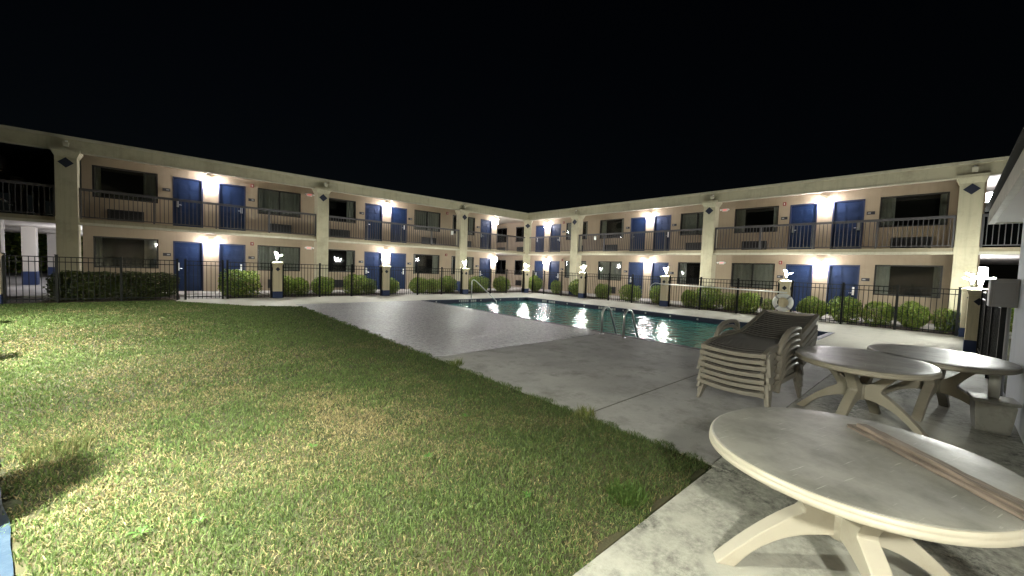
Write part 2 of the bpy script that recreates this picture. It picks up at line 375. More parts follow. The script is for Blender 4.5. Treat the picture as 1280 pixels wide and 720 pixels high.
for wing in 'LR':
    mb = MB()
    for lv in (0, 1):
        f = FL[lv]
        holes = [(a, b, f, f+2.07) for a, b, _ in doors[wing]] + [(a, b, f+.92, f+2.09) for a, b in wins[wing]]
        grid_wall(mb, wing, *wall_end[wing], -.1 if lv == 0 else F2-.1, SB+.08 if lv == 0 else WT, holes)
    u0, u1 = wall_end[wing]   # end and rear walls of the block
    if wing == 'L':
        wb(mb, wing, u0, u0+.15, -.16, -8, -.1, WT); wb(mb, wing, u1-.15, u1, -.16, -8, -.1, WT); wb(mb, wing, u0, u1, -8, -8.2, -.1, WT)
    else:
        wb(mb, wing, u0, u0+.15, -.16, -8, -.1, WT); wb(mb, wing, u1-.15, u1, -.16, -8, -.1, WT); wb(mb, wing, u0, u1, -8, -8.2, -.1, WT)
    mpart(mb, 'wall', M['wall'])
    mb = MB()   # dark rooms behind the windows
    for lv in (0, 1):
        f = FL[lv]; wb(mb, wing, u0+.2, u1-.2, -1.3, -1.4, f, f+2.1); wb(mb, wing, u0+.2, u1-.2, -.2, -1.3, f+2.1, f+2.15); wb(mb, wing, u0+.2, u1-.2, -.2, -1.3, f+.0, f+.02)
        for a, b, _ in doors[wing]: wb(mb, wing, a-.1, a-.06, -.16, -1.3, f+.02, f+2.1)
    mpart(mb, 'room_interior', M['room'])

# slabs, fascia, roof, soffit: L plan
mb = MB()
mb.box((-9.0, YC, SB+.09), (XC, 29, F2)); mb.box((XC, -9.0, SB+.09), (30, 29, F2))
M['band'] = mat('tan_slab_band', (.27, .23, .155), .8, streak=.4, var=.1, vscale=2, bump=.2, bscale=100)
mpart(mb, 'upper_floor_slab', M['band'])
mb = MB()
mb.box((-9.0, YC-.03, SB), (XC-.03, YC+.12, SB+.088)); mb.box((XC-.03, -9.0, SB), (XC+.12, YC+.12, SB+.088))
mpart(mb, 'slab_drip_edge', M['trim'])
mb = MB()
mb.box((-9.0, YC+.122, SB+.08), (XC+.12, YW, SB+.088)); mb.box((XC+.122, -9.0, SB+.08), (XW, YW, SB+.088)); mb.box((17.1, YW, SB+.08), (XW, 29, SB+.088)); mb.box((-9, YW, SB+.08), (-2.36, 36, SB+.088)); mb.box((XW, -2.9, SB+.08), (30, -.64, SB+.088))
mpart(mb, 'walkway_ceiling', M['soffit'])
mb = MB()
mb.box((-9.0, YC-.05, FB), (XC-.05, YC+.16, RT-.09)); mb.box((XC-.05, -9.0, FB), (XC+.16, YC+.16, RT-.09))
mpart(mb, 'fascia', M['cream'])
mb = MB()
mb.box((-9.0, YC-.10, RT-.088), (XC-.10, YC+.3, RT)); mb.box((XC-.10, -9.0, RT-.088), (XC+.3, YC+.3, RT))
mb.box((-9.0, YC-.065, FB-.035), (XC-.065, YC+.10, FB-.002)); mb.box((XC-.065, -9.0, FB-.035), (XC+.10, YC+.10, FB-.002))
mpart(mb, 'gutter_trim', M['trim'])
mb = MB()
mb.box((-2.3, YC+.162, WT+.002), (30, 29.5, WT+.04)); mb.box((XC+.162, -9.0, WT+.002), (30, YC+.16, WT+.04))
mpart(mb, 'soffit', M['soffit'])
mb = MB(); mb.box((-9.0, YC+.162, WT+.002), (-2.302, 40, WT+.04)); mpart(mb, 'passage_ceiling', M['emblem'])
mb = MB()
mb.box((-9.0, YC+.31, WT+.041), (30, 29.5, RT-.03)); mb.box((XC+.31, -9.0, WT+.041), (30, YC+.30, RT-.03))
mpart(mb, 'roof', M['roofing'])
# ground floor walkway plinth
mb = MB()
mb.box((-9.0, YC+.05, -.1), (XC+.05, YW+.0, .045)); mb.box((XC+.05, -9.0, -.1), (XW, YW, .045)); mb.box((17.1, YW+.002, -.1), (XW, 29, .045)); mb.box((-9.0, YW+.002, -.1), (-2.36, 40, .045)); mb.box((XW, -2.9, -.1), (30, -.64, .045))
o = mb.build('walkway', M['walk'], None, kind='structure')

# doors
def six_panel(mb, wing, a, b, z0, z1, n):
    wb(mb, wing, a, b, n-.045, n, z0, z1)
    W = b-a
    for u0, u1 in ((.12, .46), (.54, .88)):
        for q0, q1 in ((.10, .34), (.40, .72), (.78, .91)):
            ua, ub, za, zb = a+W*u0, a+W*u1, z0+(z1-z0)*q0, z0+(z1-z0)*q1
            wb(mb, wing, ua, ub, n+.000, n+.006, za, zb)                      # raised moulding
            wb(mb, wing, ua+.035, ub-.035, n+.0061, n+.016, za+.035, zb-.035)  # field
for wing in 'LR':
    for lv in (0, 1):
        for a, b, hs in doors[wing]:
            f = FL[lv]
            mb = MB(); six_panel(mb, wing, a+.055, b-.055, f+.012, f+2.015, -.06)
            d = mpart(mb, 'door', M['door'], bevel=.003)
            mb = MB()
            wb(mb, wing, a+.001, a+.05, -.13, .008, f, f+2.069); wb(mb, wing, b-.05, b-.001, -.13, .008, f, f+2.069); wb(mb, wing, a+.051, b-.051, -.13, .006, f+2.02, f+2.068)
            mpart(mb, 'door_frame', M['door_frame'], d)
            uh = a+.14 if (hs == 'r') == (wing == 'L') else b-.14
            if wing == 'L': uh = a+.15 if hs == 'r' else b-.15
            else: uh = b-.15 if hs == 'l' else a+.15
            mb = MB(); wb(mb, wing, uh-.04, uh+.04, -.06, -.035, f+.86, f+1.18)
            mpart(mb, 'lock_plate', M['whitep'] if lv == 0 else M['chrome'], d, .004)
            mb = MB(); sg = 1 if uh < (a+b)/2 else -1
            mb.tube([P(wing, uh, -.04, f+.95), P(wing, uh, .02, f+.95), P(wing, uh+.02*sg, .03, f+.95), P(wing, uh+.13*sg, .03, f+.945)], .012)
            mpart(mb, 'handle', M['chrome'], d)
# room number plates beside the doors
for wing, us in (('L', (-.05, 2.82, 7.76, 10.58, 15.50)), ('R', (17.97, 12.93, 10.08, 5.06, 2.21))):
    for lv in (0, 1):
        for u in us:
            z = FL[lv]+1.50
            mb = MB(); wb(mb, wing, u-.12, u+.12, .003, .02, z-.06, z+.06); pl = mpart(mb, 'room_number_plate', M['plate'])
            mb = MB(); wb(mb, wing, u-.0, u+.09, .021, .024, z-.025, z+.025); mpart(mb, 'plate_insert', M['greyp'], pl)

# windows: (curtain layout per window) f full, b bare with side strips, h half
lay = {('L',1): 'bfbfb', ('L',0): 'bfbbb', ('R',1): 'fffbffb'.replace('fffbffb', 'ffbbfbb'), ('R',0): 'fffffbb'}
lay[('R',0)] = 'fffbfbf'.replace('fffbfbf', 'fffffff')
lay[('R',0)] = 'ffffbfb'
def curtain(mb, wing, a, b, n, z0, z1, seed):
    rg = random.Random(seed); k = max(8, int((b-a)/.022)); vs = []
    ph = rg.random()*6
    for i in range(k+1):
        u = a+(b-a)*i/k; d = .03*math.sin(u*44+ph+1.3*math.sin(u*9+ph)) + .012*math.sin(u*97)
        for z in (z0, (z0+z1)/2, z1): vs.append(P(wing, u, n+d*(1.1 if z == z0 else 1), z))
    mb.add(vs, [(3*i+j, 3*i+3+j, 3*i+4+j, 3*i+1+j) for i in range(k) for j in (0, 1)], True)
for wing in 'LR':
    for lv in (0, 1):
        for i, (a, b) in enumerate(wins[wing]):
            f = FL[lv]; z0, z1 = f+.92, f+2.09; mid = (a+b)/2
            mb = MB()
            wb(mb, wing, a+.001, a+.05, -.12, -.02, z0+.001, z1-.001); wb(mb, wing, b-.05, b-.001, -.12, -.02, z0+.001, z1-.001)
            wb(mb, wing, a+.051, b-.051, -.12, -.02, z0+.001, z0+.05); wb(mb, wing, a+.051, b-.051, -.12, -.02, z1-.05, z1-.001)
            if lay[(wing, lv)][i] == 'f' : wb(mb, wing, mid-.022, mid+.022, -.11, -.03, z0+.051, z1-.051)
            wn = mpart(mb, 'window', M['frame'])
            mb = MB(); wb(mb, wing, a+.051, b-.051, -.078, -.072, z0+.051, z1-.051); mpart(mb, 'pane', M['glass'], wn)
            mb = MB(); q = lay[(wing, lv)][i]; sd = i*7+lv*3+(wing == 'R')*31
            if q == 'f': curtain(mb, wing, a+.04, b-.04, -.15, z0-.03, z1+.02, sd)
            else:
                curtain(mb, wing, a+.04, a+.22, -.15, z0-.03, z1+.02, sd); curtain(mb, wing, b-.42, b-.04, -.15, z0-.03, z1+.02, sd+1)
            mpart(mb, 'curtain', M['curtain'], wn)
        for (a, b) in acs[wing]:
            f = FL[lv]; z0, z1 = f+.12, f+.52
            mb = MB()
            wb(mb, wing, a, b, .002, .05, z0, z0+.035); wb(mb, wing, a, b, .002, .05, z1-.035, z1); wb(mb, wing, a, a+.035, .002, .05, z0+.036, z1-.036); wb(mb, wing, b-.035, b, .002, .05, z0+.036, z1-.036)
            wb(mb, wing, a+.036, b-.036, .001, .008, z0+.036, z1-.036)
            zz = z0+.05
            while zz < z1-.05:
                wb(mb, wing, a+.036, b-.036, .012, .04, zz, zz+.010); zz += .026
            mpart(mb, 'air_conditioner_grille', M['ac'])

# columns
colL = [-2.52, 5.41, 13.34]; colR = [15.41, 7.52, -.27]
def column(cx, cy, faces):
    mb = MB(); mb.frustum((cx, cy), .25, .25, .60, FB-.22); mb.frustum((cx, cy), .262, .262, SB-.0, F2+.02)
    c = mpart(mb, 'column', M['cream'], bevel=.006)
    mb = MB(); mb.frustum((cx, cy), .252, .255, 0, .60); mpart(mb, 'column_base', M['navy'], c)
    mb = MB(); mb.frustum((cx, cy), .256, .32, FB-.22, FB-.06); mb.frustum((cx, cy), .335, .335, FB-.059, FB+.035)
    mpart(mb, 'column_cap', M['cream'], c, .004)
    for wing in faces:
        mb = MB(); zc = 4.45
        poly = [(0, -.17), (.18, 0), (0, .17), (-.18, 0)]
        mf = (lambda a, b, d: (cx+a, cy-d, zc+b)) if wing == 'L' else (lambda a, b, d: (cx-d, cy+a, zc+b))
        mb.prism(poly, mf, .252, .262); mpart(mb, 'diamond_emblem', M['emblem'], c)
for x in colL: column(x, YC+.15, 'L')
for y in colR: column(XC+.15, y, 'R')
column(-9.0+.8, YC+.15, 'L'); column(XC+.15, -8.2, 'R')
before = set(bpy.data.objects); column(0, 0, 'L')
for o in set(bpy.data.objects)-before:
    if o.parent is motel: o.location = Vector((18.79, 19.74, 0))-MOFF; o.rotation_euler = (0, 0, -PI/4)
    else: o.location = (0, 0, 0)
# inner columns of the left breezeway, running back
for x, y in ((-4.12, 19.9), (-4.45, 26.2), (-4.95, 34.2)):
    mb = MB(); mb.frustum((x, y), .2, .2, .62, SB+.08); c = mpart(mb, 'breezeway_column', M['soffit'], bevel=.005)
    mb = MB(); mb.frustum((x, y), .21, .21, .04, .62); mpart(mb, 'column_base', M['navy'], c)
# upper balustrade and beam going back over those columns, stair stringer
mb = MB()
mb.add([(-4.3,20.2,FB-.5),(-5.0,34.5,FB-.5),(-5.0,34.5,FB),(-4.3,20.2,FB),(-4.5,20.2,FB-.5),(-5.2,34.5,FB-.5),(-5.2,34.5,FB),(-4.5,20.2,FB)],
       [(0,1,2,3),(7,6,5,4),(0,4,5,1),(3,2,6,7),(0,3,7,4),(1,5,6,2)])
mpart(mb, 'breezeway_beam', M['rail'])
mb = MB(); mb.tube([(-4.3, 20.2, F2+.62), (-5.0, 34.5, F2+.62)], .04); mb.tube([(-4.3, 20.2, F2+.1), (-5.0, 34.5, F2+.1)], .03)
mpart(mb, 'breezeway_handrail', M['whitep'])
for (x, y) in ((-4.4, 24.5), (-4.75, 30)):
    mb = MB(); mb.frustum((x, y), .17, .17, F2, FB-.5); mpart(mb, 'breezeway_upper_column', M['rail'])

# balcony railings
def railing(wing, u0, u1, n, seglen=1.9):
    mb = MB(); u = u0+.06; k = int((u1-u0)/.118)
    for i in range(1, k):
        uu = u0+(u1-u0)*i/k; wb(mb, wing, uu-.010, uu+.010, n-.010, n+.010, F2+.085, F2+.95)
    wb(mb, wing, u0, u1, n-.014, n+.014, F2+.055, F2+.085)
    r = mpart(mb, 'balcony_railing', M['rail'])
    mb = MB(); wb(mb, wing, u0, u1, n-.035, n+.035, F2+.95, F2+1.035); mpart(mb, 'top_rail', M['rail'], r, .005)
    m_ = max(1, round((u1-u0)/seglen))
    for i in range(m_+1):
        uu = u0+.03+(u1-u0-.06)*i/m_
        mb = MB(); wb(mb, wing, uu-.026, uu+.026, n-.026, n+.026, F2+.002, F2+.95); mpart(mb, 'post', M['rail'], r)
nl, nr = NC['L']-.05, NC['R']-.05
for a, b in zip([-7.9]+colL, colL+[18.86]): railing('L', a+.262, b-.262, nl)
for a, b in zip([-7.9]+colR[::-1], colR[::-1]+[19.81]): railing('R', a+.262, b-.262, nr)

# wall lights
def wall_light_proto():
    e = empty('wall_light'); mb = MB(); mb.box((-.11, -.025, -.15), (.11, 0, .15)); mb.build('back_plate', M['lamp_body'], e, .005)
    mb = MB(); mb.tube([(0, -.133, z) for z in (-.18, -.165, .12, .14)], [.05, .13, .13, .06], 12); mb.build('glass_shade', M['glow_wall'], e)
    mb = MB(); mb.tube([(0, -.133, .142), (0, -.133, .16)], .11, 12); mb.build('lamp_cap', M['lamp_body'], e)
    return e
wl = None
spots = [('L',1.37,1,'lit wall light between the two upstairs doors nearest the left end of the motel'), ('L',1.37,0,'lit wall light between the two ground floor doors behind the fence gate'),
 ('L',9.165,1,'lit wall light between upstairs doors midway along the left wing'), ('L',9.165,0,'lit ground floor wall light directly above the second lamp pillar of the left fence'),
 ('L',16.94,1,'lit upstairs wall light at the left edge of the corner recess'), ('L',16.94,0,'lit ground floor wall light at the left edge of the corner recess'),
 ('R',19.51,1,'lit upstairs wall light between the two panelled doors just right of the corner column'), ('R',19.51,0,'lit ground floor wall light between the two panelled doors just right of the corner column'),
 ('R',11.52,1,'lit upstairs wall light between doors midway along the right wing'), ('R',11.52,0,'lit ground floor wall light left of the pole-holding lamp pillar on the right wing'),
 ('R',3.64,1,'lit upstairs wall light between doors of the rightmost pair'), ('R',3.64,0,'lit ground floor wall light between doors right of the life ring pillar')]
for wing, u, lv, lab in spots:
    if wl is None: wl = wall_light_proto(); o = wl
    else: o = copy_tree(wl)
    o.location = P(wing, u, .002, FL[lv]+2.03); o.rotation_euler = (0, 0, 0 if wing == 'L' else -PI/2)
    tag(o, lab, 'wall light', 'lit wall lights between the motel doors')
# wall lamps in the open passages at both ends
for loc, rz, lab in (((-2.352, 24.3, 2.0), -PI/2, 'lit wall lamp in the passage at the left end of the motel, nearer one'), ((-2.352, 30.5, 2.0), -PI/2, 'lit wall lamp in the passage at the left end of the motel, deeper one'),
                 ((17.102, 23.4, 2.0), PI/2, 'lit wall lamp inside the ground floor corner recess'), ((17.102, 23.4, 4.6), PI/2, 'lit wall lamp inside the upstairs corner recess'),
                 ((22.2, -.622, 2.0), 0, 'lit wall lamp in the ground floor passage at the right end of the motel'), ((21.6, -.622, 4.6), 0, 'lit wall lamp in the upstairs passage at the right end of the motel')):
    o = copy_tree(wl); o.location = loc; o.rotation_euler = (0, 0, rz); tag(o, lab, 'wall light', 'wall lamps in the passages')
    for ch in [c for c in bpy.data.objects if c.parent is o and c.name.startswith('glass_shade')]: ch.data = ch.data.copy(); ch.data.materials[0] = M['glow_cool']

# exit signs, alarms, floodlights
def text_mesh(txt, size, ext):
    cu = bpy.data.curves.new('letters', 'FONT'); cu.body = txt; cu.size = size; cu.extrude = ext; cu.align_x = 'CENTER'; cu.align_y = 'CENTER'
    t = bpy.data.objects.new('tmp', cu); COL.objects.link(t); bpy.context.view_layer.update()
    me = bpy.data.meshes.new_from_object(t.evaluated_get(bpy.context.evaluated_depsgraph_get())); bpy.data.objects.remove(t)
    return me
exit_me = text_mesh('EXIT', .12, .004); exit_me.materials.clear(); exit_me.materials.append(M['glow_red'])
def exit_proto():
    e = empty('exit_sign'); mb = MB(); mb.box((-.16, -.05, -.09), (.16, 0, .09)); mb.build('housing', M['whitep'], e, .006)
    t = bpy.data.objects.new('lettering', exit_me); COL.objects.link(t); t.parent = e; t.location = (0, -.056, 0); t.rotation_euler = (PI/2, 0, 0)
    for s in (-1, 1):
        mb = MB(); mb.tube([(s*.20, -.02, .03), (s*.22, -.07, .02), (s*.24, -.11, .0)], [.03, .05, .06], 10); mb.build('emergency_head', M['whitep'], e)
    return e
xp = None
for wing, u, lv, lab in (('L',5.285,1,'red lit EXIT sign upstairs on the left wing, left of the second column'), ('L',5.285,0,'red lit ground floor EXIT sign on the left wing beside its second column'),
                         ('R',7.57,1,'red lit EXIT sign upstairs on the right wing, beside the middle column'), ('R',7.57,0,'red lit EXIT sign on the ground floor of the right wing, beside the middle column')):
    if wing == 'L': u = 4.98 if False else 5.02
    else: u = 7.50 if False else 7.62
    if xp is None: xp = exit_proto(); o = xp
    else: o = copy_tree(xp)
    if wing == 'R': u = 7.53
    o.location = P(wing, 5.20 if wing == 'L' else 7.55, .002, FL[lv]+2.08); o.rotation_euler = (0, 0, 0 if wing == 'L' else -PI/2)
    o.scale = (.75, .75, .75); tag(o, lab, 'exit sign', 'red exit signs by the columns')
def alarm_proto():
    e = empty('fire_alarm'); mb = MB(); mb.box((-.06, -.05, -.075), (.06, 0, .075)); mb.build('alarm_body', M['alarm_red'], e, .005)
    mb = MB(); mb.box((-.022, -.066, -.04), (.022, -.051, .04)); mb.build('strobe_lens', M['glow_white_dim'], e)
    return e
ap = None
for wing, u, lv, lab in (('L',2.84,1,'small red fire alarm upstairs, right of the leftmost pair of doors'), ('L',2.84,0,'small red fire alarm downstairs, right of the leftmost pair of doors'),
        ('L',13.08,1,'small red fire alarm upstairs, left of the third column of the left wing'), ('L',13.08,0,'small red fire alarm downstairs, left of the third column of the left wing'),
        ('R',17.98,1,'small red fire alarm upstairs, right of the panelled doors near the corner'), ('R',17.98,0,'small red fire alarm downstairs, right of the panelled doors near the corner'),
        ('R',5.08,1,'small red fire alarm upstairs, left of the rightmost pair of doors'), ('R',5.08,0,'small red fire alarm downstairs behind the life ring pillar lamp')):
    if ap is None: ap = alarm_proto(); o = ap
    else: o = copy_tree(ap)
    o.location = P(wing, u, .002, FL[lv]+2.13); o.rotation_euler = (0, 0, 0 if wing == 'L' else -PI/2); tag(o, lab, 'fire alarm', 'fire alarms on the motel walls')
def flood_proto():
    e = empty('floodlight'); mb = MB(); mb.box((-.03, -.05, .02), (.03, 0, .12)); mb.build('bracket', M['whitep'], e)
    mb = MB(); mb.frustum((0, -.11), .055, .075, -.09, .05); mb.build('lamp_head', M['trim'], e, .008)
    return e
fp = None
for wing, u, lab in (('L',-2.5,'small unlit floodlight on the fascia over the leftmost column'), ('L',5.5,'small unlit floodlight on the fascia over the second column'),
        ('L',13.3,'small unlit floodlight on the fascia over the third column'), ('R',15.35,'small unlit floodlight on the fascia over the first column right of the corner'),
        ('R',7.4,'small unlit floodlight on the fascia over the middle column of the right wing'), ('R',-.3,'small unlit floodlight on the fascia over the rightmost column')):
    if fp is None: fp = flood_proto(); o = fp
    else: o = copy_tree(fp)
    o.location = P(wing, u, NC[wing]+.052, 5.05); o.rotation_euler = (0, 0, 0 if wing == 'L' else -PI/2); tag(o, lab, 'floodlight', 'floodlights on the fascia')
for wing, u, z, lab in (('L',12.55,F2+.80,'small white box hung on the upstairs railing left of the third column'), ('R',13.9,F2+.78,'small white box hung on the upstairs railing of the right wing')):
    mb = MB(); wb(mb, wing, u-.07, u+.07, NC[wing]-.018, NC[wing]+.04, z-.11, z+.11)
    tag(mb.build('railing_box', M['whitep'], None, .008), lab, 'box')

# ------------------------------------------------------------------ ground
def sheet(name, x0, x1, y0, y1, z, m):
    mb = MB(); mb.add([(x0,y0,z),(x1,y0,z),(x1,y1,z),(x0,y1,z)], [(0,1,2,3)]); return mb.build(name, m, None, kind='structure')
PX0, PX1, PY0, PY1 = 8.1, 14.0, 2.2, 14.62      # pool
mb = MB(); mb.add([(-150,-150,-.06),(PX0-.3,-150,-.06),(PX0-.3,150,-.06),(-150,150,-.06)], [(0,1,2,3)])
mb.add([(PX1+.3,-150,-.06),(150,-150,-.06),(150,150,-.06),(PX1+.3,150,-.06)], [(0,1,2,3)])
mb.add([(PX0-.3,-150,-.06),(PX1+.3,-150,-.06),(PX1+.3,PY0-.3,-.06),(PX0-.3,PY0-.3,-.06)], [(0,1,2,3)]); mb.add([(PX0-.3,PY1+.3,-.06),(PX1+.3,PY1+.3,-.06),(PX1+.3,150,-.06),(PX0-.3,150,-.06)], [(0,1,2,3)])
mb.build('ground', M['soil'], None, kind='structure')
mb = MB()
def slab(x0, x1, y0, y1, z1=0., z0=-.1): mb.box((x0, y0, z0), (x1, y1, z1))
LX = 3.24
M['apron'] = mat('pale_apron_concrete', (.50, .48, .42), .75, var=.1, vscale=1.5, bump=.3, bscale=70, stain=(.30, .29, .26), stain_scale=1.8, stain_lo=.54, stain_hi=.75)
mb = MB(); slab(LX, PX0-.14, 2.45, 5.49); slab(LX, PX0-.14, 1.17, 2.43); slab(PX0-.14, 11.2, 1.17, PY0-.14); slab(8.2, 11.2, -.6, 1.168); mb.build('pool_deck', M['deck'], None, kind='structure')
mb = MB(); slab(11.203, PX1+.14, 1.17, PY0-.14); slab(PX1+.14, 17.25, 1.17, 14.76); slab(3.24, 17.25, 14.762, 17.75)
slab(PX1+.14, 17.25, -.6, 1.168); slab(11.203, PX1+.14, -.6, 1.168)
mb.add([(.3,17.75,-.1),(3.238,17.75,-.1),(3.238,14.0,-.1),(1.85,14.95,-.1),(.9,16.2,-.1),(.15,17.1,-.1),(.3,17.75,0),(3.238,17.75,0),(3.238,14.0,0),(1.85,14.95,0),(.9,16.2,0),(.15,17.1,0)],
       [(6,7,8,9,10,11)]+[(i,(i+1)%6,6+(i+1)%6,6+i) for i in range(6)])
mb.build('pool_apron', M['apron'], None, kind='structure')
mb = MB(); slab(LX, PX0-.14, 5.505, 14.76, .002); mb.build('aggregate_deck', M['aggregate'], None, kind='structure')
mb = MB(); slab(-.2, 3.20, -9, 1.14, .0); slab(3.21, 8.19, -9, 1.16, .0)
mb.build('patio', M['patio'], None, kind='structure')
mb = MB(); slab(LX, PX0-.14, 2.4302, 2.4498, -.006); slab(LX, PX0-.14, 5.4902, 5.5048, -.006); slab(3.2002, 3.2098, -9, 1.15, -.015); slab(3.21, 14, 1.1602, 1.1698, -.015)
mb.build('deck_joint', M['soil'], None, kind='structure')
# pool
mb = MB(); t = .14
mb.box((PX0-t, PY0-t, -.3), (PX0, PY1+t, .006)); mb.box((PX1, PY0-t, -.3), (PX1+t, PY1+t, .004)); mb.box((PX0, PY0-t, -.3), (PX1, PY0, .006)); mb.box((PX0, PY1, -.3), (PX1, PY1+t, .004))
mb.build('pool_edge', M['tile'], None, kind='structure')
mb = MB()
mb.box((PX1-.006, PY0+.0, -.3), (PX1-.001, PY1, -.06)); mb.box((PX0, PY1-.006, -.3), (PX1-.01, PY1-.001, -.06)); mb.build('pool_waterline_tile', M['tile'], None, kind='structure')
mb = MB(); mb.box((PX0-t, PY0-t, -1.6), (PX1+t, PY1+t, -1.5)); 
for q in (((PX0-t,PY0-t,-1.5),(PX0,PY1+t,-.301)), ((PX1,PY0-t,-1.5),(PX1+t,PY1+t,-.301)), ((PX0,PY0-t,-1.5),(PX1,PY0,-.301)), ((PX0,PY1,-1.5),(PX1,PY1+t,-.301))): mb.box(*q)
mb.build('pool_basin', M['basin'], None, kind='structure')
mb = MB(); mb.add([(PX0,PY0,-.15),(PX1-.007,PY0,-.15),(PX1-.007,PY1-.007,-.15),(PX0,PY1-.007,-.15)], [(0,1,2,3)]); mb.build('pool_water', M['water'], None, kind='structure')
mb = MB()
for y0 in (9.2, 12.6):
    for k, gap in enumerate((0,1,2,3,5,6,7)): mb.box((PX1-.0135, y0+gap*.11, -.125), (PX1-.0065, y0+gap*.11+.085, -.03))
for x0 in (9.9,):
    for k, gap in enumerate((0,1,2,3,5,6,7)): mb.box((x0+gap*.11, PY1-.0135, -.125), (x0+gap*.11+.085, PY1-.0065, -.03))
for i in range(11): mb.box((PX1-.0125, 2.8+i*1.0, -.10), (PX1-.0065, 2.86+i*1.0, -.04))
for i in range(5): mb.box((8.6+i*1.2, PY1-.0125, -.10), (8.66+i*1.2, PY1-.0065, -.04))
mb.build('pool_marker_tile', M['tile_white'], None, kind='structure')
# planting beds
mb = MB()
mb.add([(-3.6,17.5,0),(17.3,17.5,0),(17.3,YC+.05,0),(-3.6,YC+.05,0)],[(0,1,2,3)]); mb.add([(17.0,-.7,-.004),(XC+.05,-.7,-.004),(XC+.05,YC,-.004),(17.0,YC,-.004)],[(0,1,2,3)])
for v in range(len(mb.v)): mb.v[v] = (mb.v[v][0], mb.v[v][1], mb.v[v][2]-.012 if v < 4 else mb.v[v][2]-.012)
mb.build('planting_bed', M['mulch'], None, kind='structure')
# walks through the bed: at the gate and scattered paving in front of doors
mb = MB(); mb.box((.3, 17.752, -.06), (1.6, YC+.048, .012)); mb.box((8.0, 17.752, -.06), (10.3, YC+.048, .008)); mb.box((17.4, 10.1, -.06), (XC+.048, 12.8, .008)); mb.box((17.4, 2.3, -.06), (XC+.048, 4.9, .008))
mb.build('entry_walk', M['walk'], None, kind='structure')

# ------------------------------------------------------------------ the wing behind the camera (its walk, one column base and its lamps reach the picture)
TD, ND = Vector((-.225, .974, 0)).normalized(), Vector((.974, .225, 0)).normalized()
near = empty('porch_building', (-.5, 2.74, 0), math.atan2(.225, .974))
tag(near, 'motel wing behind the lawn with navy column bases along its blue walk', 'building')
mb = MB(); mb.box((-2.0, -9, -.1), (-1.85, 14, 5.2)); mb.build('wall', M['wall'], near)
mb = MB(); mb.box((-1.85, -9, SB), (-.24, 14, F2)); mb.build('upper_floor_slab', M['cream'], near)
mb = MB(); mb.box((-2.6, -9, FB), (-.24, 14, RT)); mb.build('roof', M['cream'], near)
for y in (-6.2, 2.5, 7.3, 12.):
    mb = MB(); mb.box((-.55, y-.15, .33), (-.26, y+.15, FB)); cc = mb.build('column', M['cream'], near)
    mb = MB(); mb.box((-.57, y-.17, 0), (-.25, y+.17, .33)); mb.build('column_base', M['navy'], cc)
for x, y, hb in ((-.215, .71, 1.12), (-.12, 5.95, .70), (-.05, 10.25, .70)):
    q = Vector(near.location) + ND*x + TD*y; e = empty('bollard', (q.x, q.y, 0), math.atan2(.225, .974))
    mb = MB(); mb.frustum((0,0), .13, .125, 0, hb); mb.build('shaft', M['navy'], e, .01); mb = MB(); mb.frustum((0,0), .14, .10, hb+.001, hb+.07); mb.build('cap', M['navy'], e, .01)
    tag(e, 'short navy bollard at the edge of the blue walk, mostly left of the picture', 'bollard', 'bollards along the blue walk')
mb = MB()
ed = [(-.035+.008*math.sin(i*.55)+.004*math.sin(i*1.37), -9+i*.115) for i in range(201)]
n_ = len(ed); vs = [(x, y, .004) for x, y in ed] + [(-1.84, y, .004) for _, y in ed]
mb.add(vs, [(i, i+1, n_+i+1, n_+i) for i in range(n_-1)])
pth = mb.build('path', M['path'], None, kind='structure'); pth.location = near.location; pth.rotation_euler = near.rotation_euler
def porch_lamp():
    e = empty('porch_lamp'); mb = MB(); mb.tube([(0,0,0), (0,0,-.03)], .14, 12); mb.build('lamp_base', M['lamp_body'], e)
    mb = MB(); mb.tube([(0,0,-.031), (0,0,-.09), (0,0,-.14)], [.11, .11, .06], 10); mb.build('glass_shade', M['glow_porch'], e); return e
pp = None
for y in (-3.9, .15, 5.35, 9.65):
    if pp is None: pp = porch_lamp(); o = pp
    else: o = copy_tree(pp)
    q = Vector(near.location) + ND*(-1.05 if y < -2 else -.62) + TD*y; o.location = (q.x, q.y, SB-.001)
    if y > -2:
        for ch in [c for c in bpy.data.objects if c.parent is o and c.name.startswith('glass_shade')]:
            if ch.data.users > 1: ch.data = ch.data.copy()
            ch.data.materials[0] = M['glow_porch_strong']
        mb = MB(); k = 20; vs = [(r*math.cos(2*PI*i/k), r*math.sin(2*PI*i/k), z) for r, z in ((.165, -.001), (.165, -.155), (.16, -.155), (.16, -.001)) for i in range(k)]
        mb.add(vs, [(q*k+i, q*k+(i+1) % k, (q+1)*k+(i+1) % k, (q+1)*k+i) for q in range(3) for i in range(k)], True); mb.build('added_hood', M['lamp_body'], o)  # unseen hood added to cut the lamp's spread beyond the lawn
    tag(o, 'lit round lamp under the walkway ceiling of the near wing', 'ceiling lamp', 'porch lamps of the near wing')

# ------------------------------------------------------------------ lawn + grass
mb = MB()
mb.add([(-1.9,1.14,-.02),(LX,1.17,-.02),(LX,14.0,-.02),(1.85,14.95,-.02),(.9,16.2,-.02),(.15,17.1,-.02),(.2,17.5,-.02),(-6.0,17.5,-.02)], [tuple(range(8))])
mb.build('lawn', M['soil'], None, kind='structure')
mb = MB(); mb.add([(-30,17.5,-.03),(-2.5,17.5,-.03),(-2.5,YC+.05,-.03),(-30,YC+.05,-.03)], [(0,1,2,3)]); mb.build('verge', M['soil'], None, kind='structure')

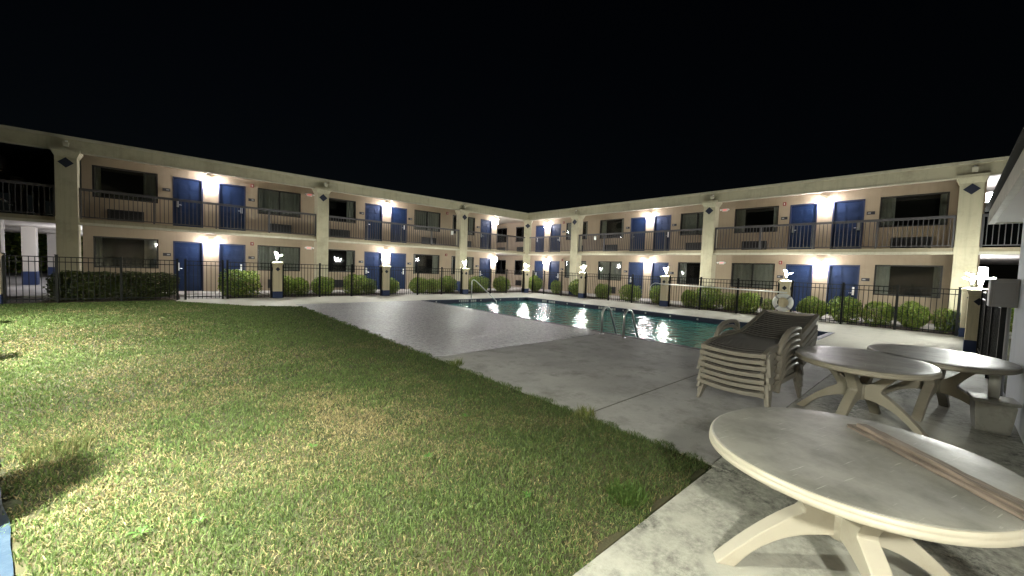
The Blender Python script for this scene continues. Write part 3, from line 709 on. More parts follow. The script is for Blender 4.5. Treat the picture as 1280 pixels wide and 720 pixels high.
def vnoise(x, y, s, seed=0):
    """cheap smooth value noise"""
    r = np.random.default_rng(seed); G = r.random((64, 64)); x = x*s+100; y = y*s+100
    xi, yi = np.floor(x).astype(int), np.floor(y).astype(int); fx, fy = x-xi, y-yi; fx = fx*fx*(3-2*fx); fy = fy*fy*(3-2*fy)
    g = lambda a, b: G[a % 64, b % 64]
    return (g(xi,yi)*(1-fx)+g(xi+1,yi)*fx)*(1-fy)+(g(xi,yi+1)*(1-fx)+g(xi+1,yi+1)*fx)*fy
def blades(name, x, y, hgt, wid, lean, col, m):
    n = len(x); a = RNG.random(n)*2*PI; b = a + RNG.normal(0, .9, n)
    dx, dy = np.cos(a)*wid/2, np.sin(a)*wid/2; lx, ly = np.cos(b+PI/2)*lean*hgt, np.sin(b+PI/2)*lean*hgt
    V = np.zeros((n, 5, 3)); z0 = -.02
    V[:,0] = np.c_[x-dx, y-dy, np.full(n, z0)]; V[:,1] = np.c_[x+dx, y+dy, np.full(n, z0)]
    V[:,2] = np.c_[x-dx*.8+lx*.4, y-dy*.8+ly*.4, z0+hgt*.6]; V[:,3] = np.c_[x+dx*.8+lx*.4, y+dy*.8+ly*.4, z0+hgt*.6]
    V[:,4] = np.c_[x+lx, y+ly, z0+hgt*(1-.25*lean)]
    me = bpy.data.meshes.new(name)
    idx = np.arange(n)[:,None]*5
    q = np.concatenate([idx+np.array([[0,1,3]]), idx+np.array([[0,3,2]]), idx+np.array([[2,3,4]])], 1).reshape(-1)
    me.vertices.add(n*5); me.vertices.foreach_set('co', V.reshape(-1)); me.loops.add(n*9); me.loops.foreach_set('vertex_index', q.astype(np.int32))
    me.polygons.add(n*3); me.polygons.foreach_set('loop_start', np.arange(0, n*9, 3, dtype=np.int32)); me.polygons.foreach_set('loop_total', np.full(n*3, 3, dtype=np.int32))
    me.update(calc_edges=True)
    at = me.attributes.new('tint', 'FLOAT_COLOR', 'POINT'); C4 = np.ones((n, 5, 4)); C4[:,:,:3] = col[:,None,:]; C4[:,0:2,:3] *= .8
    at.data.foreach_set('color', C4.reshape(-1)); me.materials.append(m)
    o = bpy.data.objects.new(name, me); COL.objects.link(o); return o
def in_lawn(x, y):
    left = -.54 - .231*(y-2.74)
    far = np.where(x > 1.85, 14.95-(x-1.85)*.68, np.where(x > .15, 17.1-(x-.15)*1.26, 17.45))
    jit = .03*np.sin(y*9)+.03*np.sin(y*23+x)
    return (x > left-.0+jit) & (x < LX+.02+jit) & (y > 1.17+.04*np.sin(x*11)) & (y < far)
X, Y = [], []
def scatter(y0, y1, dens):
    A = (LX+6)*(y1-y0); n = int(A*dens); x = RNG.uniform(-6, LX+.1, n); y = RNG.uniform(y0, y1, n); k = in_lawn(x, y); return x[k], y[k]
parts = [(*scatter(1.1, 3.2, 9500), .028, .0050), (*scatter(3.2, 5.5, 5600), .029, .0065), (*scatter(5.5, 9, 2600), .031, .0095), (*scatter(9, 17.5, 1300), .036, .015)]
gx = np.concatenate([p[0] for p in parts]); gy = np.concatenate([p[1] for p in parts])
gh = np.concatenate([np.full(len(p[0]), p[2]) for p in parts]); gw = np.concatenate([np.full(len(p[0]), p[3]) for p in parts])
n = len(gx)
dry = .55*vnoise(gx, gy, .55, 1)+.35*vnoise(gx, gy, 1.7, 2)+.30*vnoise(gx, gy, 6., 3)-.12
near_left = np.clip((2.2-gx)/3.5, 0, 1)*np.clip((6.5-gy)/5, 0, 1); dry = dry-.05-.16*np.clip((gx-1.2)/1.6, 0, 1)+.25*near_left-.10*np.clip((gy-7)/6, 0, 1)
isdry = RNG.random(n) < np.clip((dry-.30)*1.7, .06, .9)
green = np.array([.095, .155, .045]); green2 = np.array([.165, .225, .075]); tan = np.array([.42, .36, .19]); tan2 = np.array([.30, .25, .12])
r1 = RNG.random((n, 1)); colr = np.where(isdry[:,None], tan*r1+tan2*(1-r1), green*r1+green2*(1-r1)) * (.45+.95*RNG.random((n, 1)))
clump = vnoise(gx, gy, 7., 9)
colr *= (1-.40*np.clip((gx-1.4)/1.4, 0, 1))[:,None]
hh = gh*(.55+.75*clump+.3*RNG.random(n)); hh = np.where(isdry, hh*.8, hh)
edge = np.clip(1-np.abs(gx-LX)/.12, 0, 1); hh *= 1+.7*edge
lean = np.where(isdry, RNG.uniform(.5, 1.6, n), RNG.uniform(.2, 1.1, n))
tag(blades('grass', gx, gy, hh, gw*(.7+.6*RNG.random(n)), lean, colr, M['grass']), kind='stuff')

def tuft(name, cx, cy, r, n, h, w, c0, c1, label, cat='grass tuft'):
    a = RNG.random(n)*2*PI; q = np.sqrt(RNG.random(n))*r; x, y = q*np.cos(a), q*np.sin(a); rr = RNG.random((n, 1))
    col = np.array(c0)*rr+np.array(c1)*(1-rr)
    o = blades(name, x, y, h*(.5+.6*RNG.random(n)), np.full(n, w), RNG.uniform(.15, .9, n), col, M['grass']); o.location = (cx, cy, 0)
    tag(o, label, cat)
tuft('grass_tuft', 2.30, 1.36, .13, 420, .10, .006, (.05,.10,.02), (.09,.14,.035), 'tall green grass tuft at the lawn edge by the near concrete')
tuft('grass_tuft', -.62, 4.35, .20, 220, .13, .006, (.08,.11,.03), (.20,.17,.08), 'tall wispy grass tuft beside the blue walk in the shadow')
tuft('grass_tuft', 3.27, 4.9, .10, 120, .14, .006, (.09,.14,.03), (.16,.17,.06), 'tall grass stalks leaning over the deck at the old joint')
tuft('grass_tuft', 3.25, 2.45, .12, 160, .12, .006, (.09,.14,.03), (.18,.17,.07), 'grass tuft growing into the end of the deck joint')
# broad-leaf weeds
def weed(cx, cy, n, L, label):
    vs, fs, col = [], [], []
    for i in range(n):
        a = 2*PI*i/n+random.uniform(-.3, .3); l = L*random.uniform(.6, 1); d = Vector((math.cos(a), math.sin(a), 0)); s = Vector((-d.y, d.x, 0)); o = len(vs)
        c = [random.uniform(.06, .09), random.uniform(.13, .19), .03, 1]
        for t, wd, z in ((0, .1, 0), (.35, .7, .35), (.7, 1, .5), (1, .1, .42)):
            p = d*l*t+Vector((0,0,z*l*.8+.01)); vs += [p-s*wd*l*.16, p+s*wd*l*.16]; col += [c, c]
        fs += [(o+2*k, o+2*k+1, o+2*k+3, o+2*k+2) for k in range(3)]
    me = bpy.data.meshes.new('weed'); me.from_pydata([tuple(v) for v in vs], [], fs); at = me.attributes.new('tint', 'FLOAT_COLOR', 'POINT')
    at.data.foreach_set('color', np.array(col).reshape(-1)); me.materials.append(M['leaf'])
    o = bpy.data.objects.new('weed', me); COL.objects.link(o); o.location = (cx, cy, 0); tag(o, label, 'weed', 'broad leaved weeds in the lawn')
for cx, cy, n_, L_, lab in ((-.12,2.78,6,.065,'bright broad-leaved weed near the blue walk at the bottom left'), (.12,2.72,5,.06,'broad-leaved weed among straw right of the leftmost weed'),
        (.85,3.3,7,.055,'broad-leaved weed in the middle of the near lawn'), (1.5,2.6,7,.055,'broad-leaved weed low in the middle of the lawn'), (1.75,1.75,7,.055,'broad-leaved weed at the bottom of the lawn, nearest the patio'),
        (.35,5.6,7,.06,'broad-leaved weed farther out on the sunlit-looking lawn'), (2.2,3.1,7,.055,'broad-leaved weed near the deck edge')):
    weed(cx, cy, n_, L_, lab.replace('sunlit-looking ', 'bright '))

# ------------------------------------------------------------------ shrubs
def shrub_mesh(seed, n=3600, box=.0, shade=1.):
    rg = np.random.default_rng(seed); k = int(n*1.0)
    d = rg.normal(size=(k, 3)); d /= np.linalg.norm(d, axis=1, keepdims=True)
    p = 2.0+box; den = (np.abs(d)**p).sum(1)**(1/p); d = d/den[:,None]         # superellipsoid, unit half-extents
    lump = .72+.36*vnoise(d[:,0]*2+seed, d[:,1]*2+d[:,2]*1.5, 1.6, seed)+.10*vnoise(d[:,0]*5, d[:,2]*5+d[:,1]*5, 2., seed+5)
    rad = lump*np.where(rg.random(k) < .72, rg.uniform(.90, 1.07, k), rg.uniform(.55, .95, k))
    c = d*rad[:,None]; c[:,2] = (c[:,2]+1)*.5; c[:,0] *= .5; c[:,1] *= .5       # unit box 1x1x1 standing on z=0
    nrm = d*.6+rg.normal(size=(k, 3))*.6; nrm /= np.linalg.norm(nrm, axis=1, keepdims=True)
    t = np.cross(nrm, rg.normal(size=(k, 3))); t /= np.linalg.norm(t, axis=1, keepdims=True); b = np.cross(nrm, t)
    s = rg.uniform(.028, .05, k)[:,None]
    V = np.stack([c-t*s*.9, c-b*s*.5, c+t*s*.9, c+b*s*.5], 1).reshape(-1, 3)
    me = bpy.data.meshes.new('foliage'); me.from_pydata(V.tolist(), [], np.arange(4*k).reshape(-1, 4).tolist())
    r = rg.random((k, 1)); col = np.array([.05, .115, .016])*r+np.array([.27, .34, .05])*(1-r); col = np.where(rg.random((k, 1)) < .04, np.array([[.20, .15, .06]]), col)
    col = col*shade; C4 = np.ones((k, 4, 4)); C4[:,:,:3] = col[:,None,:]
    at = me.attributes.new('tint', 'FLOAT_COLOR', 'POINT'); at.data.foreach_set('color', C4.reshape(-1)); me.materials.append(M['leaf'])
    return me
SH = [shrub_mesh(11), shrub_mesh(23, box=1.5), shrub_mesh(35, box=.6), shrub_mesh(47, 2600, .3), shrub_mesh(59, 4600, 3.), shrub_mesh(61, 5200, 3., .22)]  # last mesh: leaf colours darkened, standing in for the unlit hedge
M['twig'] = mat('twigs', (.07, .05, .035), .9, var=.2)
def twigs():
    mb = MB()
    for i in range(9):
        a = i*2.4; q = .10+.05*(i % 3); mb.tube([(.05*math.cos(a), .05*math.sin(a), 0), (q*math.cos(a), q*math.sin(a), .3), (1.7*q*math.cos(a+.3), 1.7*q*math.sin(a+.3), .72)], [.018, .014, .006], 5)
    return mb
tw_me = None
def shrub(x, y, w_, d_, h_, k, label, rz=0, z=0):
    global tw_me
    o = bpy.data.objects.new('shrub', SH[k]); COL.objects.link(o); o.location = (x, y, z+.03); o.scale = (w_, d_, h_); o.rotation_euler = (0, 0, rz)
    if tw_me is None:
        t = twigs().build('stems', M['twig'], o); tw_me = t.data
    else:
        t = bpy.data.objects.new('stems', tw_me); COL.objects.link(t); t.parent = o
    tag(o, label, 'shrub', 'clipped shrubs behind the pool fence')
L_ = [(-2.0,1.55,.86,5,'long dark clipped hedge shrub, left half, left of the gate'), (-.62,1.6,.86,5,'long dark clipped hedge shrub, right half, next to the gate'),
 (2.1,1.35,1.0,1,'broad clipped shrub left of the first lamp pillar, bright on top'), (3.62,.7,.80,2,'small shrub peeping out just right of the first lamp pillar'),
 (4.15,.85,.72,0,'low bright shrub under the second column of the left wing'), (5.1,.95,.78,2,'darker shrub right of the low bright one under the second column'),
 (6.55,1.05,.90,1,'square shrub two left of the second lamp pillar'), (7.2,.6,.72,3,'small shrub touching the left side of the second lamp pillar'),
 (8.2,.95,.75,0,'bright-topped shrub just right of the second lamp pillar'), (9.75,.95,.80,2,'ragged shrub below the window right of the second lamp pillar'), (10.6,.75,.76,3,'narrow dark shrub left of the third lamp pillar, second from it'),
 (11.5,1.2,.88,0,'round shrub against the left side of the third lamp pillar'), (13.6,1.5,.90,2,'yellow-green shrub behind the pool handrail'), (15.4,1.25,.90,0,'round shrub midway between handrail and corner pillar')]
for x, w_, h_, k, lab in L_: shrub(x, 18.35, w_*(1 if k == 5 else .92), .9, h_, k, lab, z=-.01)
R_ = [(17.9,1.3,1.05,0,'tall bright shrub just right of the corner pillar'), (16.0,.8,.85,3,'small round shrub before the blue panelled doors, right of the corner pillar'), (14.35,1.35,.95,0,'full round shrub left of the first pillar on the right side'),
 (12.6,1.0,.80,2,'shrub just right of the first pillar on the right side'), (10.9,1.2,.85,1,'shrub midway between the first two pillars on the right side'), (9.35,1.0,.92,3,'loose pale shrub with the pole hook in front'),
 (7.85,.75,.78,2,'small shrub right of the pole-holding pillar'), (7.05,1.3,.98,1,'largest dark boxy shrub under the white pole'), (6.15,.75,.80,3,'dark gappy shrub right of the boxy one under the pole'), (5.45,.85,.82,4,'bright square shrub under the window behind the pole'), (4.72,.5,.66,3,'tiny shrub left of the life ring'),
 (3.30,1.05,.82,0,'bright rounded shrub right of the life ring pillar'), (2.38,1.05,.90,2,'tall shrub in front of the rightmost blue door'), (1.55,.85,.80,1,'shrub left of the fence post below the big right window'), (.72,.95,.86,0,'wide bright-topped shrub below the big right window'), (-.0,.72,.74,3,'low bright shrub at the foot of the rightmost column')]
for y, w_, h_, k, lab in R_: shrub(17.85, y, .75, w_*.84, h_*.97, k, lab, z=-.01)
shrub(17.75, -.62, .7, .5, 1.05, 3, 'yellow-lit shrub glimpsed between the two right end pillars')
shrub(20.0, -1.55, 1.6, 1.0, 1.5, 2, 'lit shrub seen past the pool house corner under the grey box')
for x, y, s, lab in ((-9.5, 40, 4.5, 'dark bush in the night beyond the left passage'), (-12.5, 34, 5, 'dark bush farthest left beyond the passage columns'), (-7.2, 47, 5, 'dark bush seen between the passage columns')):
    shrub(x, y, s*1.4, s, s*.62, 1, lab)

# ------------------------------------------------------------------ lamp pillars
def leaves_mesh(tilts):
    mb = MB()
    for k in range(3):      # fold-out lamp leaves
        a = k*2*PI/3+.5; d = Vector((math.cos(a), math.sin(a), 0)); s = Vector((-d.y, d.x, 0)); tilt = tilts[k]
        ax = (d*math.cos(tilt)+Vector((0,0,1))*math.sin(tilt)); nn = s.cross(ax); base = Vector((0,0,.04))+d*.035
        for q, sw in ((0, .035),):
            pl = [(-.012,0), (-.026,.06), (-.026,.19), (-.014,.24), (.014,.24), (.026,.19), (.026,.06), (.012,0)]
            mb.prism(pl, lambda a_, b_, d_: tuple(base+s*a_+ax*b_+nn*d_), -.009, .009)
    mb.tube([(0,0,-.084), (0,0,-.04), (0,0,.05), (0,0,.08)], [.03, .036, .036, .025], 8)
    return mb
def pillar_proto(name='lamp_pillar'):
    e = empty(name)
    mb = MB(); mb.frustum((0,0), .155, .155, .26, 1.27); mb.frustum((0,0), .156, .185, 1.27, 1.35); mb.build('pillar_shaft', M['pillar'], e, .005)
    mb = MB(); mb.frustum((0,0), .162, .162, 0, .26); mb.build('pillar_base', M['navy'], e)
    mb = MB(); mb.box((-.195,-.195,1.351), (.195,.195,1.39)); mb.frustum((0,0), .18, .06, 1.391, 1.43); mb.build('pillar_cap', M['pillar'], e, .004)
    for rz in (0, PI/2):
        mb = MB(); poly = [(0,-.085), (.08,0), (0,.085), (-.08,0)]
        mb.prism(poly, (lambda a, b, d: (a, -d, 1.13+b)) if rz == 0 else (lambda a, b, d: (-d, a, 1.13+b)), .1555, .163); mb.build('diamond_emblem', M['emblem'], e)
    mb = MB(); mb.tube([(0,0,1.43), (0,0,1.46), (0,0,1.50), (0,0,1.515)], [.05, .035, .035, .045], 10); mb.build('lamp_socket', M['lamp_body'], e)
    lv = leaves_mesh((1.25, .95, .35)).build('lamp_leaves', M['glow_post'], e); lv.location = (0, 0, 1.60); lv.scale = (.82, .82, .82)
    return e
pil = None
FY, FX = 17.55, 17.12
pillars = [(-3.65,FY,'lamp pillar cut by the left edge of the photo'), (3.19,FY,'lit lamp pillar standing right of the gate, first whole one from the left'), (7.60,FY,'lit lamp pillar midway along the left fence, in front of blue doors'),
 (12.08,FY,'lit lamp pillar behind the pool handrail'), (16.70,FY+.05,'lit lamp pillar at the fence corner in front of the corner column'), (FX,13.42,'lit lamp pillar first right of the fence corner'),
 (FX,8.66,'lit lamp pillar holding the hooked end of the white pole'), (FX,4.02,'lit lamp pillar with the white life ring'), (FX,-.42,'farther of the two lamp pillars by the right end of the fence'), (13.5,-.45,'nearer right end lamp pillar, three bright lamp leaves spread wide')]
for i, (x, y, lab) in enumerate(pillars):
    if pil is None: pil = pillar_proto(); o = pil
    else: o = copy_tree(pil)
    o.location = (x, y, 0); tag(o, lab, 'lamp pillar', 'tan pillars with lamps along the pool fence')
    if True:
        for ch in [c for c in bpy.data.objects if c.parent is o and c.name.startswith('lamp_leaves')]: ch.rotation_euler = (0, 0, 1.35 if i == 9 else i*1.9); ch.scale = (.95, .95, .95) if i == 9 else (.75, .75, .75)

for ch in [c for c in bpy.data.objects if c.parent is pil and c.name.startswith('lamp_leaves')]:   # the leftmost lamp is not lit
    ch.data = ch.data.copy(); ch.data.materials[0] = M['whitep']

spread = leaves_mesh((.55, .1, .85)).build('lamp_leaves', M['glow_post'], o)     # the nearest lamp's leaves are spread wide
for ch in [c for c in bpy.data.objects if c.parent is o and c.name.startswith('lamp_leaves') and c is not spread]:
    ch.data = spread.data
bpy.data.objects.remove(spread)

# ------------------------------------------------------------------ fence
def fence(axis, u0, u1, v, posts, label, name='iron_fence', flip=False):
    e = empty(name, (u0, v, 0) if axis == 'x' else (v, u0, 0)); L = u1-u0
    mp = (lambda u, n, z: (u, n, z)) if axis == 'x' else (lambda u, n, z: (n, u, z))
    def b(mb, a0, a1, n0, n1, z0, z1): mb.box(mp(a0, n0, z0), mp(a1, n1, z1))
    mb = MB(); 
    for z in (.10, 1.20, 1.345): b(mb, 0, L, -.013, .013, z-.013, z+.013)
    k = int(round(L/.116))
    for i in range(1, k): b(mb, L*i/k-.008, L*i/k+.008, -.008, .008, .03, 1.331)
    mb.build('picket_panel', M['iron'], e)
    for p in posts:
        q = p-u0; mb = MB(); b(mb, q-.03, q+.03, -.03, .03, 0, 1.40); b(mb, q-.037, q+.037, -.037, .037, 1.401, 1.42); mb.build('post', M['iron'], e)
    tag(e, label, 'fence', 'black iron fence around the pool')
fence('x', -3.48, .25, FY, (-3.45, -2.49, -1.14, .22), 'black iron fence section left of the gate, before the dark hedge')
fence('x', .40, 1.50, FY-.02, (.43, 1.47), 'black iron fence gate on the paved strip', 'fence_gate')
fence('x', 1.58, 3.02, FY, (1.61, 2.99), 'black iron fence section between the gate and first lamp pillar')
fence('x', 3.36, 7.43, FY, (3.39, 4.75, 6.07, 7.40), 'black iron fence section between the first and second lamp pillars')
fence('x', 7.77, 11.91, FY, (7.80, 9.28, 10.65, 11.88), 'black iron fence section between the second pillar and the handrail pillar')
fence('x', 12.25, 16.52, FY, (12.28, 13.90, 15.12, 16.49), 'black iron fence section behind the pool handrail, up to the corner')
fence('y', 13.60, 17.40, FX, (13.63, 14.97, 16.37, 17.37), 'black iron fence section right of the corner, before the panelled doors')
fence('y', 8.84, 13.24, FX, (8.87, 10.36, 11.72, 13.21), 'black iron fence section left of the pole-holding pillar')
fence('y', 4.20, 8.48, FX, (4.23, 5.63, 7.08, 8.45), 'black iron fence section behind the white pole')
fence('y', -.24, 3.84, FX, (-.21, 1.07, 2.38, 3.81), 'black iron fence section right of the life ring pillar')
fence('x', 13.68, 16.94, -.43, (13.71, 15.3, 16.91), 'black iron fence section seen edge-on between the two right end pillars')
fence('x', 8.25, 13.32, -.50, (8.28, 9.9, 11.6, 13.29), 'black iron fence section running back from the pool house corner')

# ------------------------------------------------------------------ pool things
def arc(c, r, a0, a1, n, f): return [f(c[0]+r*math.cos(a0+(a1-a0)*i/n), c[1]+r*math.sin(a0+(a1-a0)*i/n)) for i in range(n+1)]
lad = tag(empty('pool_ladder', (7.75, 5.15, 0)), 'chrome pool ladder with two arched grab rails on the near pool edge', 'ladder')
for dy in (.30, -.30):
    mb = MB(); f = lambda a, b: (a, dy, b)
    mb.tube([(0,dy,-.02), (0,dy,.45)] + arc((.17,.47), .17, PI, .35, 12, f) + [(.62,dy,-.05), (.66,dy,-.30), (.66,dy,-.9)], .027, 10)
    r = mb.build('grab_rail', M['chrome'], lad)
    mb = MB(); mb.tube([(0,dy,.0), (0,dy,.02)], .05, 12); mb.build('flange', M['chrome'], r)
mb = MB()
for z in (-.35, -.62): mb.box((.60,-.28,z), (.70,.28,z+.03))
mb.build('step', M['whitep'], lad)
hr = tag(empty('pool_handrail', (10.6, 14.78, 0)), 'slanting chrome handrail going down into the far corner of the pool', 'handrail')
mb = MB(); mb.tube([(0,0,-.02), (0,0,.80), (.03,-.0,.87), (.12,-.03,.88), (.2,-.08,.82), (1.0,-.62,-.08), (1.05,-.65,-.5)], .022, 10); mb.build('rail', M['chrome'], hr)
mb = MB(); mb.tube([(0,0,.0), (0,0,.02)], .05, 12); mb.build('flange', M['chrome'], hr)
mb = MB(); ring = [(0, .255*math.cos(2*PI*i/32), .255*math.sin(2*PI*i/32)) for i in range(32)]; mb.tube(ring, .078, 12, True)
lr = mb.build('life_ring', M['whitep']); lr.location = (FX-.162-.075, 4.02, .60); tag(lr, 'white life ring hung on a tan lamp pillar behind the loungers', 'life ring')
for k in range(4):
    a = PI/4+k*PI/2; mb = MB(); mb.tube([(0, .255*math.cos(a+q), .255*math.sin(a+q)) for q in (-.12, 0, .12)], .081, 12); mb.build('strap_band', M['greyp'], lr)
pole = tag(empty('rescue_pole', (16.86, 8.9, 1.0)), 'long white pole with a curved hook hung along the fence between two lamp pillars', 'rescue pole')
mb = MB(); mb.tube([(0,-.1,.03), (0,-5.0,-.03)], .021, 8); mb.build('pole_shaft', M['whitep'], pole)
mb = MB(); mb.tube([(0,-.1,.03), (0,.0,.05), (0,.15,.05), (0,.28,-.02), (0,.36,-.14), (0,.34,-.3)], .012, 8); mb.build('hook', M['chrome'], pole)
for y in (8.66, 4.02):
    mb = MB(); mb.box((0,y-8.9-.03,-.03), (.098,y-8.9+.03,-.015)); mb.build('bracket', M['iron'], pole)

# ------------------------------------------------------------------ tables
def se(t, a, b, n): c, s = math.cos(t), math.sin(t); return (a*math.copysign(abs(c)**(2/n), c), b*math.copysign(abs(s)**(2/n), s))
def table(loc, rz, a, b, n, legrot, label, top_m):
    e = empty('resin_table', loc, rz); HT = .68
    prof = [(0, HT), (.80, HT), (.972, HT), (.984, HT-.0025), (.984, HT-.0025), (.994, HT-.007), (.999, HT-.015), (1.0, HT-.023), (.995, HT-.026), (1.003, HT-.030), (1.003, HT-.050), (.985, HT-.057), (.965, HT-.045), (.955, HT-.03), (0, HT-.03), (0, HT-.03)]
    K = 96; mb = MB(); vs = []; fs = []; full = prof; prof = full[:4]+[(.970, HT-.02), (0, HT-.03)]
    for r, z in prof:
        for k in range(K): x, y = se(2*PI*k/K, a*r if r > 0 else .0001, b*r if r > 0 else .0001, n); vs.append((x, y, z))
    for i in range(len(prof)-1):
        for k in range(K): fs.append((i*K+k, i*K+(k+1) % K, (i+1)*K+(k+1) % K, (i+1)*K+k))
    mb.add(vs, fs, True); t = mb.build('tabletop', top_m, e)
    ring = full[4:-2]; mb = MB(); vs = [(*se(2*PI*k/K, a*r, b*r, n), z) for r, z in ring for k in range(K)]; q = len(ring)
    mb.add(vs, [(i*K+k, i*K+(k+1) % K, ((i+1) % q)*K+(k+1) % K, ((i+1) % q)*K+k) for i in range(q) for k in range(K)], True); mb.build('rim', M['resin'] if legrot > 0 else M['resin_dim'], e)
    def bez(p0, p1, p2, k=8): return [((1-q)**2*p0[0]+2*q*(1-q)*p1[0]+q*q*p2[0], (1-q)**2*p0[1]+2*q*(1-q)*p1[1]+q*q*p2[1]) for q in [i/k for i in range(k+1)]]
    outer = bez((.43,.652), (.25,.50), (.185,.375)) + bez((.185,.355), (.36,.24), (.56,0))
    inner = bez((.475,0), (.33,.22), (.10,.255)) + [(.05,.26), (.05,.40)] + bez((.08,.42), (.20,.50), (.27,.652))
    for k in range(4):
        th = legrot-rz+k*PI/2; d = (math.cos(th), math.sin(th)); s = (-d[1], d[0])
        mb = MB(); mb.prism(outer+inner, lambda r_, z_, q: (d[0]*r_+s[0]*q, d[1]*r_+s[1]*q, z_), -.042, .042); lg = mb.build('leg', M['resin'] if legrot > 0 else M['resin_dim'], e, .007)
    mb = MB(); mb.tube([(0,0,.25), (0,0,.41)], .075, 16); mb.build('hub', M['resin'] if legrot > 0 else M['resin_dim'], e)
    tag(e, label, 'table', 'oval resin patio tables')
    return e
table((2.47, .27, 0), -.26, .625, .575, 2.15, math.radians(123), 'nearest pale oval resin table with a board lying across it', M['tabletop'])
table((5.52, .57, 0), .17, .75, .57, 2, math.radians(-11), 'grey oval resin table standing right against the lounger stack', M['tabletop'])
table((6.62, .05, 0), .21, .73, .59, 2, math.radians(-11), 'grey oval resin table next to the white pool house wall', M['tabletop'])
bd = empty('wooden_board', (2.52, -.03, .6835), math.atan2(-.57, -.62))
mb = MB(); 
def rough_plank(x0, x1, y0, y1, z0, z1, k=22, seed=1):
    rg = random.Random(seed); vs = []
    for i in range(k+1):
        x = x0+(x1-x0)*i/k; j = [rg.uniform(-.003, .003) for _ in range(4)]; 
        vs += [(x, y0+j[0], z0), (x, y1+j[1], z0), (x, y1+j[1], z1+j[2]), (x, y0+j[0], z1+j[3])]
    fs = [(4*i+q, 4*i+(q+1) % 4, 4*i+4+(q+1) % 4, 4*i+4+q) for i in range(k) for q in range(4)] + [(0,3,2,1), (4*k,4*k+1,4*k+2,4*k+3)]
    return vs, fs
mb.add(*rough_plank(-.47, .85, -.055, .05, 0, .018)); mb.add(*rough_plank(-.44, .85, -.03, .018, .0185, .034, seed=3))
mb.build('plank', M['wood'], bd); tag(bd, 'weathered reddish wooden board lying across the nearest table', 'board')

# ------------------------------------------------------------------ lounger stack
def lounger_proto():
    e = empty('sun_lounger'); W = .33; SZ = .27
    def zs(x): return SZ + (.05*x if x < 1.05 else .0525+(x-1.05)*.31) - (.03*(1-x/.16) if x < .16 else 0) + .012*math.sin(x*3)
    def slats(x0, x1, k, name):
        mb = MB()
        for i in range(k):
            xa = x0+(x1-x0)*i/k+.009; xb = x0+(x1-x0)*(i+1)/k-.009; n = 8; vs = []
            for j in range(n+1):
                y = -W+.03+(2*W-.06)*j/n; sag = -.034*(1-((y)/(W))**2)
                vs += [(xa, y, zs(xa)+sag), (xb, y, zs(xb)+sag), (xb, y, zs(xb)+sag-.012), (xa, y, zs(xa)+sag-.012)]
            mb.add(vs, [(4*j+q, 4*j+(q+1) % 4, 4*j+4+(q+1) % 4, 4*j+4+q) for j in range(n) for q in range(4)])
        mb.build(name, M['slat'], e)
    slats(.05, 1.03, 17, 'seat'); slats(1.07, 1.91, 13, 'backrest')
    mb = MB()
    for s in (-1, 1):
        pts = [i*.1 for i in range(20)]; vs = []
        for x in pts:
            y0, y1 = s*(W-.035), s*(W+.012)
            vs += [(x, y0, zs(x)+.008), (x, y1, zs(x)+.008), (x, y1, zs(x)-.05), (x, y0, zs(x)-.05)]
        k = len(pts); mb.add(vs, [(4*j+q, 4*j+(q+1) % 4, 4*j+4+(q+1) % 4, 4*j+4+q) for j in range(k-1) for q in range(4)] + [(3,2,1,0), (4*k-4,4*k-3,4*k-2,4*k-1)])
    vs = []; n = 10     # curved front cross-bar
    for j in range(n+1):
        y = -W-.012+(2*W+.024)*j/n; sag = -.026*(1-(y/(W+.012))**2)
        vs += [(-.015, y, SZ-.022+sag), (.045, y, SZ-.02+sag), (.045, y, SZ-.066+sag), (-.015, y, SZ-.066+sag)]
    mb.add(vs, [(4*j+q, 4*j+(q+1) % 4, 4*j+4+(q+1) % 4, 4*j+4+q) for j in range(n) for q in range(4)] + [(3,2,1,0), (4*n,4*n+1,4*n+2,4*n+3)])
    mb.box((1.88,-W,zs(1.9)-.04), (1.94,W,zs(1.9)+.004))
    mb.build('frame', M['resin_grey'], e, .004)
    for s in (-1, 1):
        for x0, dx in ((.12, -.05), (1.12, .07)):
            mb = MB(); y = s*(W+.005)
            a0, a1 = x0-.05, x0+.06
            mb.add([(a0,y-s*.03,SZ-.02),(a1+.05,y-s*.03,SZ-.02),(a1+.05,y+s*.012,SZ-.02),(a0,y+s*.012,SZ-.02),
                    (a0+dx,y+s*.02,0),(a0+dx+.06,y+s*.02,0),(a0+dx+.06,y+s*.055,0),(a0+dx,y+s*.055,0)],
                   [(0,1,2,3),(7,6,5,4),(0,4,5,1),(1,5,6,2),(2,6,7,3),(3,7,4,0)]); mb.build('leg', M['resin_grey'], e, .006)
        mb = MB(); y = s*(W+.02)
        path = [(.34,y,SZ-.06), (.40,y,SZ+.04), (.50,y+s*.01,SZ+.14), (.62,y+s*.012,SZ+.185), (.80,y+s*.012,SZ+.20), (.95,y+s*.01,SZ+.195), (1.02,y,SZ+.16), (1.06,y,SZ+.06), (1.08,y,SZ-.06)]
        mb.tube(path, [.034,.032,.03,.032,.034,.034,.03,.03,.03], 8, flat=.75); mb.build('armrest', M['resin_grey'], e)
    return e
lp = lounger_proto()
nm = ['bottom', 'second from bottom', 'third from bottom', 'fourth from bottom', 'fifth from bottom', 'sixth from bottom', 'topmost']
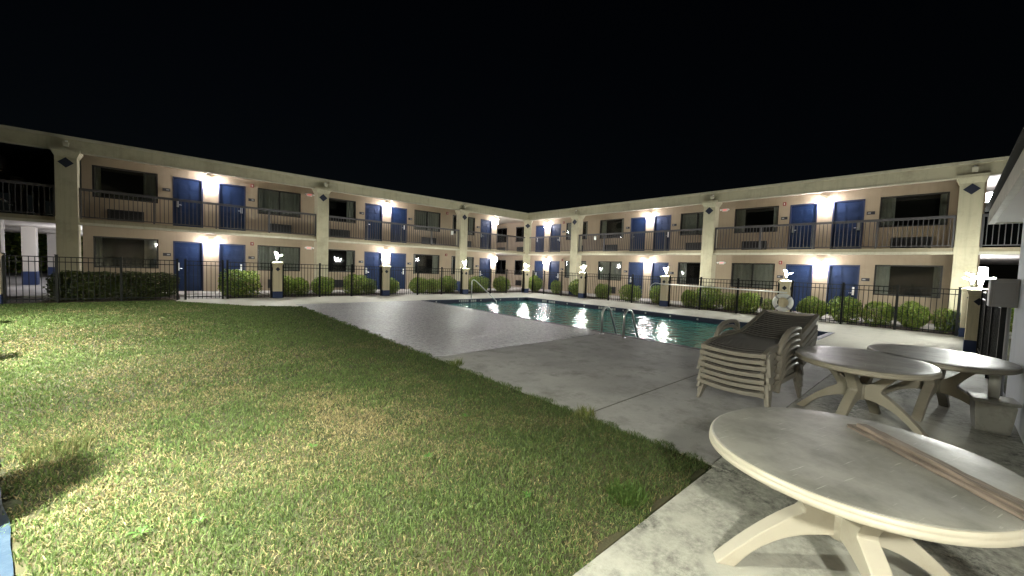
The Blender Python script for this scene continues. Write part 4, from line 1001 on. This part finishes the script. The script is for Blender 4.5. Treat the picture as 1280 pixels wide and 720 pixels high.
for k in range(7):
    o = lp if k == 0 else copy_tree(lp)
    o.location = (4.80-.004*k+.02*math.sin(k*2), 1.59+.008*math.sin(k*3), .072*k); o.rotation_euler = (0, 0, -.045+.006*math.sin(k*1.7))
    tag(o, ('topmost taupe slatted lounger of the stack by the pool' if k == 6 else f'taupe resin lounger, {nm[k]} in the stack by the pool'), 'sun lounger', 'stacked sun loungers')

# ------------------------------------------------------------------ pool house on the right
ph = tag(empty('pool_house', (8.0, -.56, 0)), 'white block pool house with overhanging dark roof at the right edge', 'pool house')
mb = MB(); mb.box((-4.6, -4, 0), (0, 0, 2.345)); mb.build('wall', M['bath'], ph)  # wall and eaves lengthened out of view to shade the farther tables
mb = MB(); mb.box((-5.05, -4.4, 2.35), (.45, .20, 2.365)); mb.build('soffit', M['soffit'], ph)
mb = MB(); mb.box((-5.1, .203, 2.34), (.5, .26, 2.52)); mb.box((.453, -4.4, 2.34), (.5, .202, 2.52)); mb.build('fascia', M['trim'], ph)
mb = MB()
mb.add([(-5.15,.31,2.522),(.55,.31,2.522),(.55,-4.5,2.522),(-5.15,-4.5,2.522),(-3.4,-2.1,3.3),(-1.2,-2.1,3.3)], [(0,1,5,4),(1,2,5),(2,3,4,5),(3,0,4),(3,2,1,0)]); mb.build('roof', M['roofing'], ph)
bx = tag(empty('utility_box', (7.6, -.557, 1.24)), 'grey metal utility box mounted on the pool house corner', 'utility box')
mb = MB(); mb.box((0, 0, 0), (.36, .225, .345)); mb.build('housing', M['greyp'], bx, .008)
mb = MB(); mb.box((-.012, .03, .04), (-.001, .195, .305)); mb.build('cover', M['greyp'], bx, .003)
mb = MB(); mb.tube([(.18, .05, -.001), (.18, .05, -1.24)], .018, 8); mb.build('conduit', M['greyp'], bx)
M['base'] = mat('greyed_plastic', (.34, .34, .32), .5, var=.1, vscale=6, stain=(.2,.2,.18), stain_scale=5)
ub = tag(empty('umbrella_base', (6.36, -.37, 0), .1), 'white plastic umbrella base with upright tube under the table by the wall', 'umbrella base')
mb = MB(); mb.frustum((0,0), .12, .145, 0, .31); mb.build('base_block', M['base'], ub, .03)
mb = MB(); mb.box((-.16,-.16,.311), (.16,.16,.345)); mb.build('lid', M['base'], ub, .012)
mb = MB(); mb.tube([(0,0,.346), (0,0,.60)], .04, 14); mb.build('tube', M['whitep'], ub)
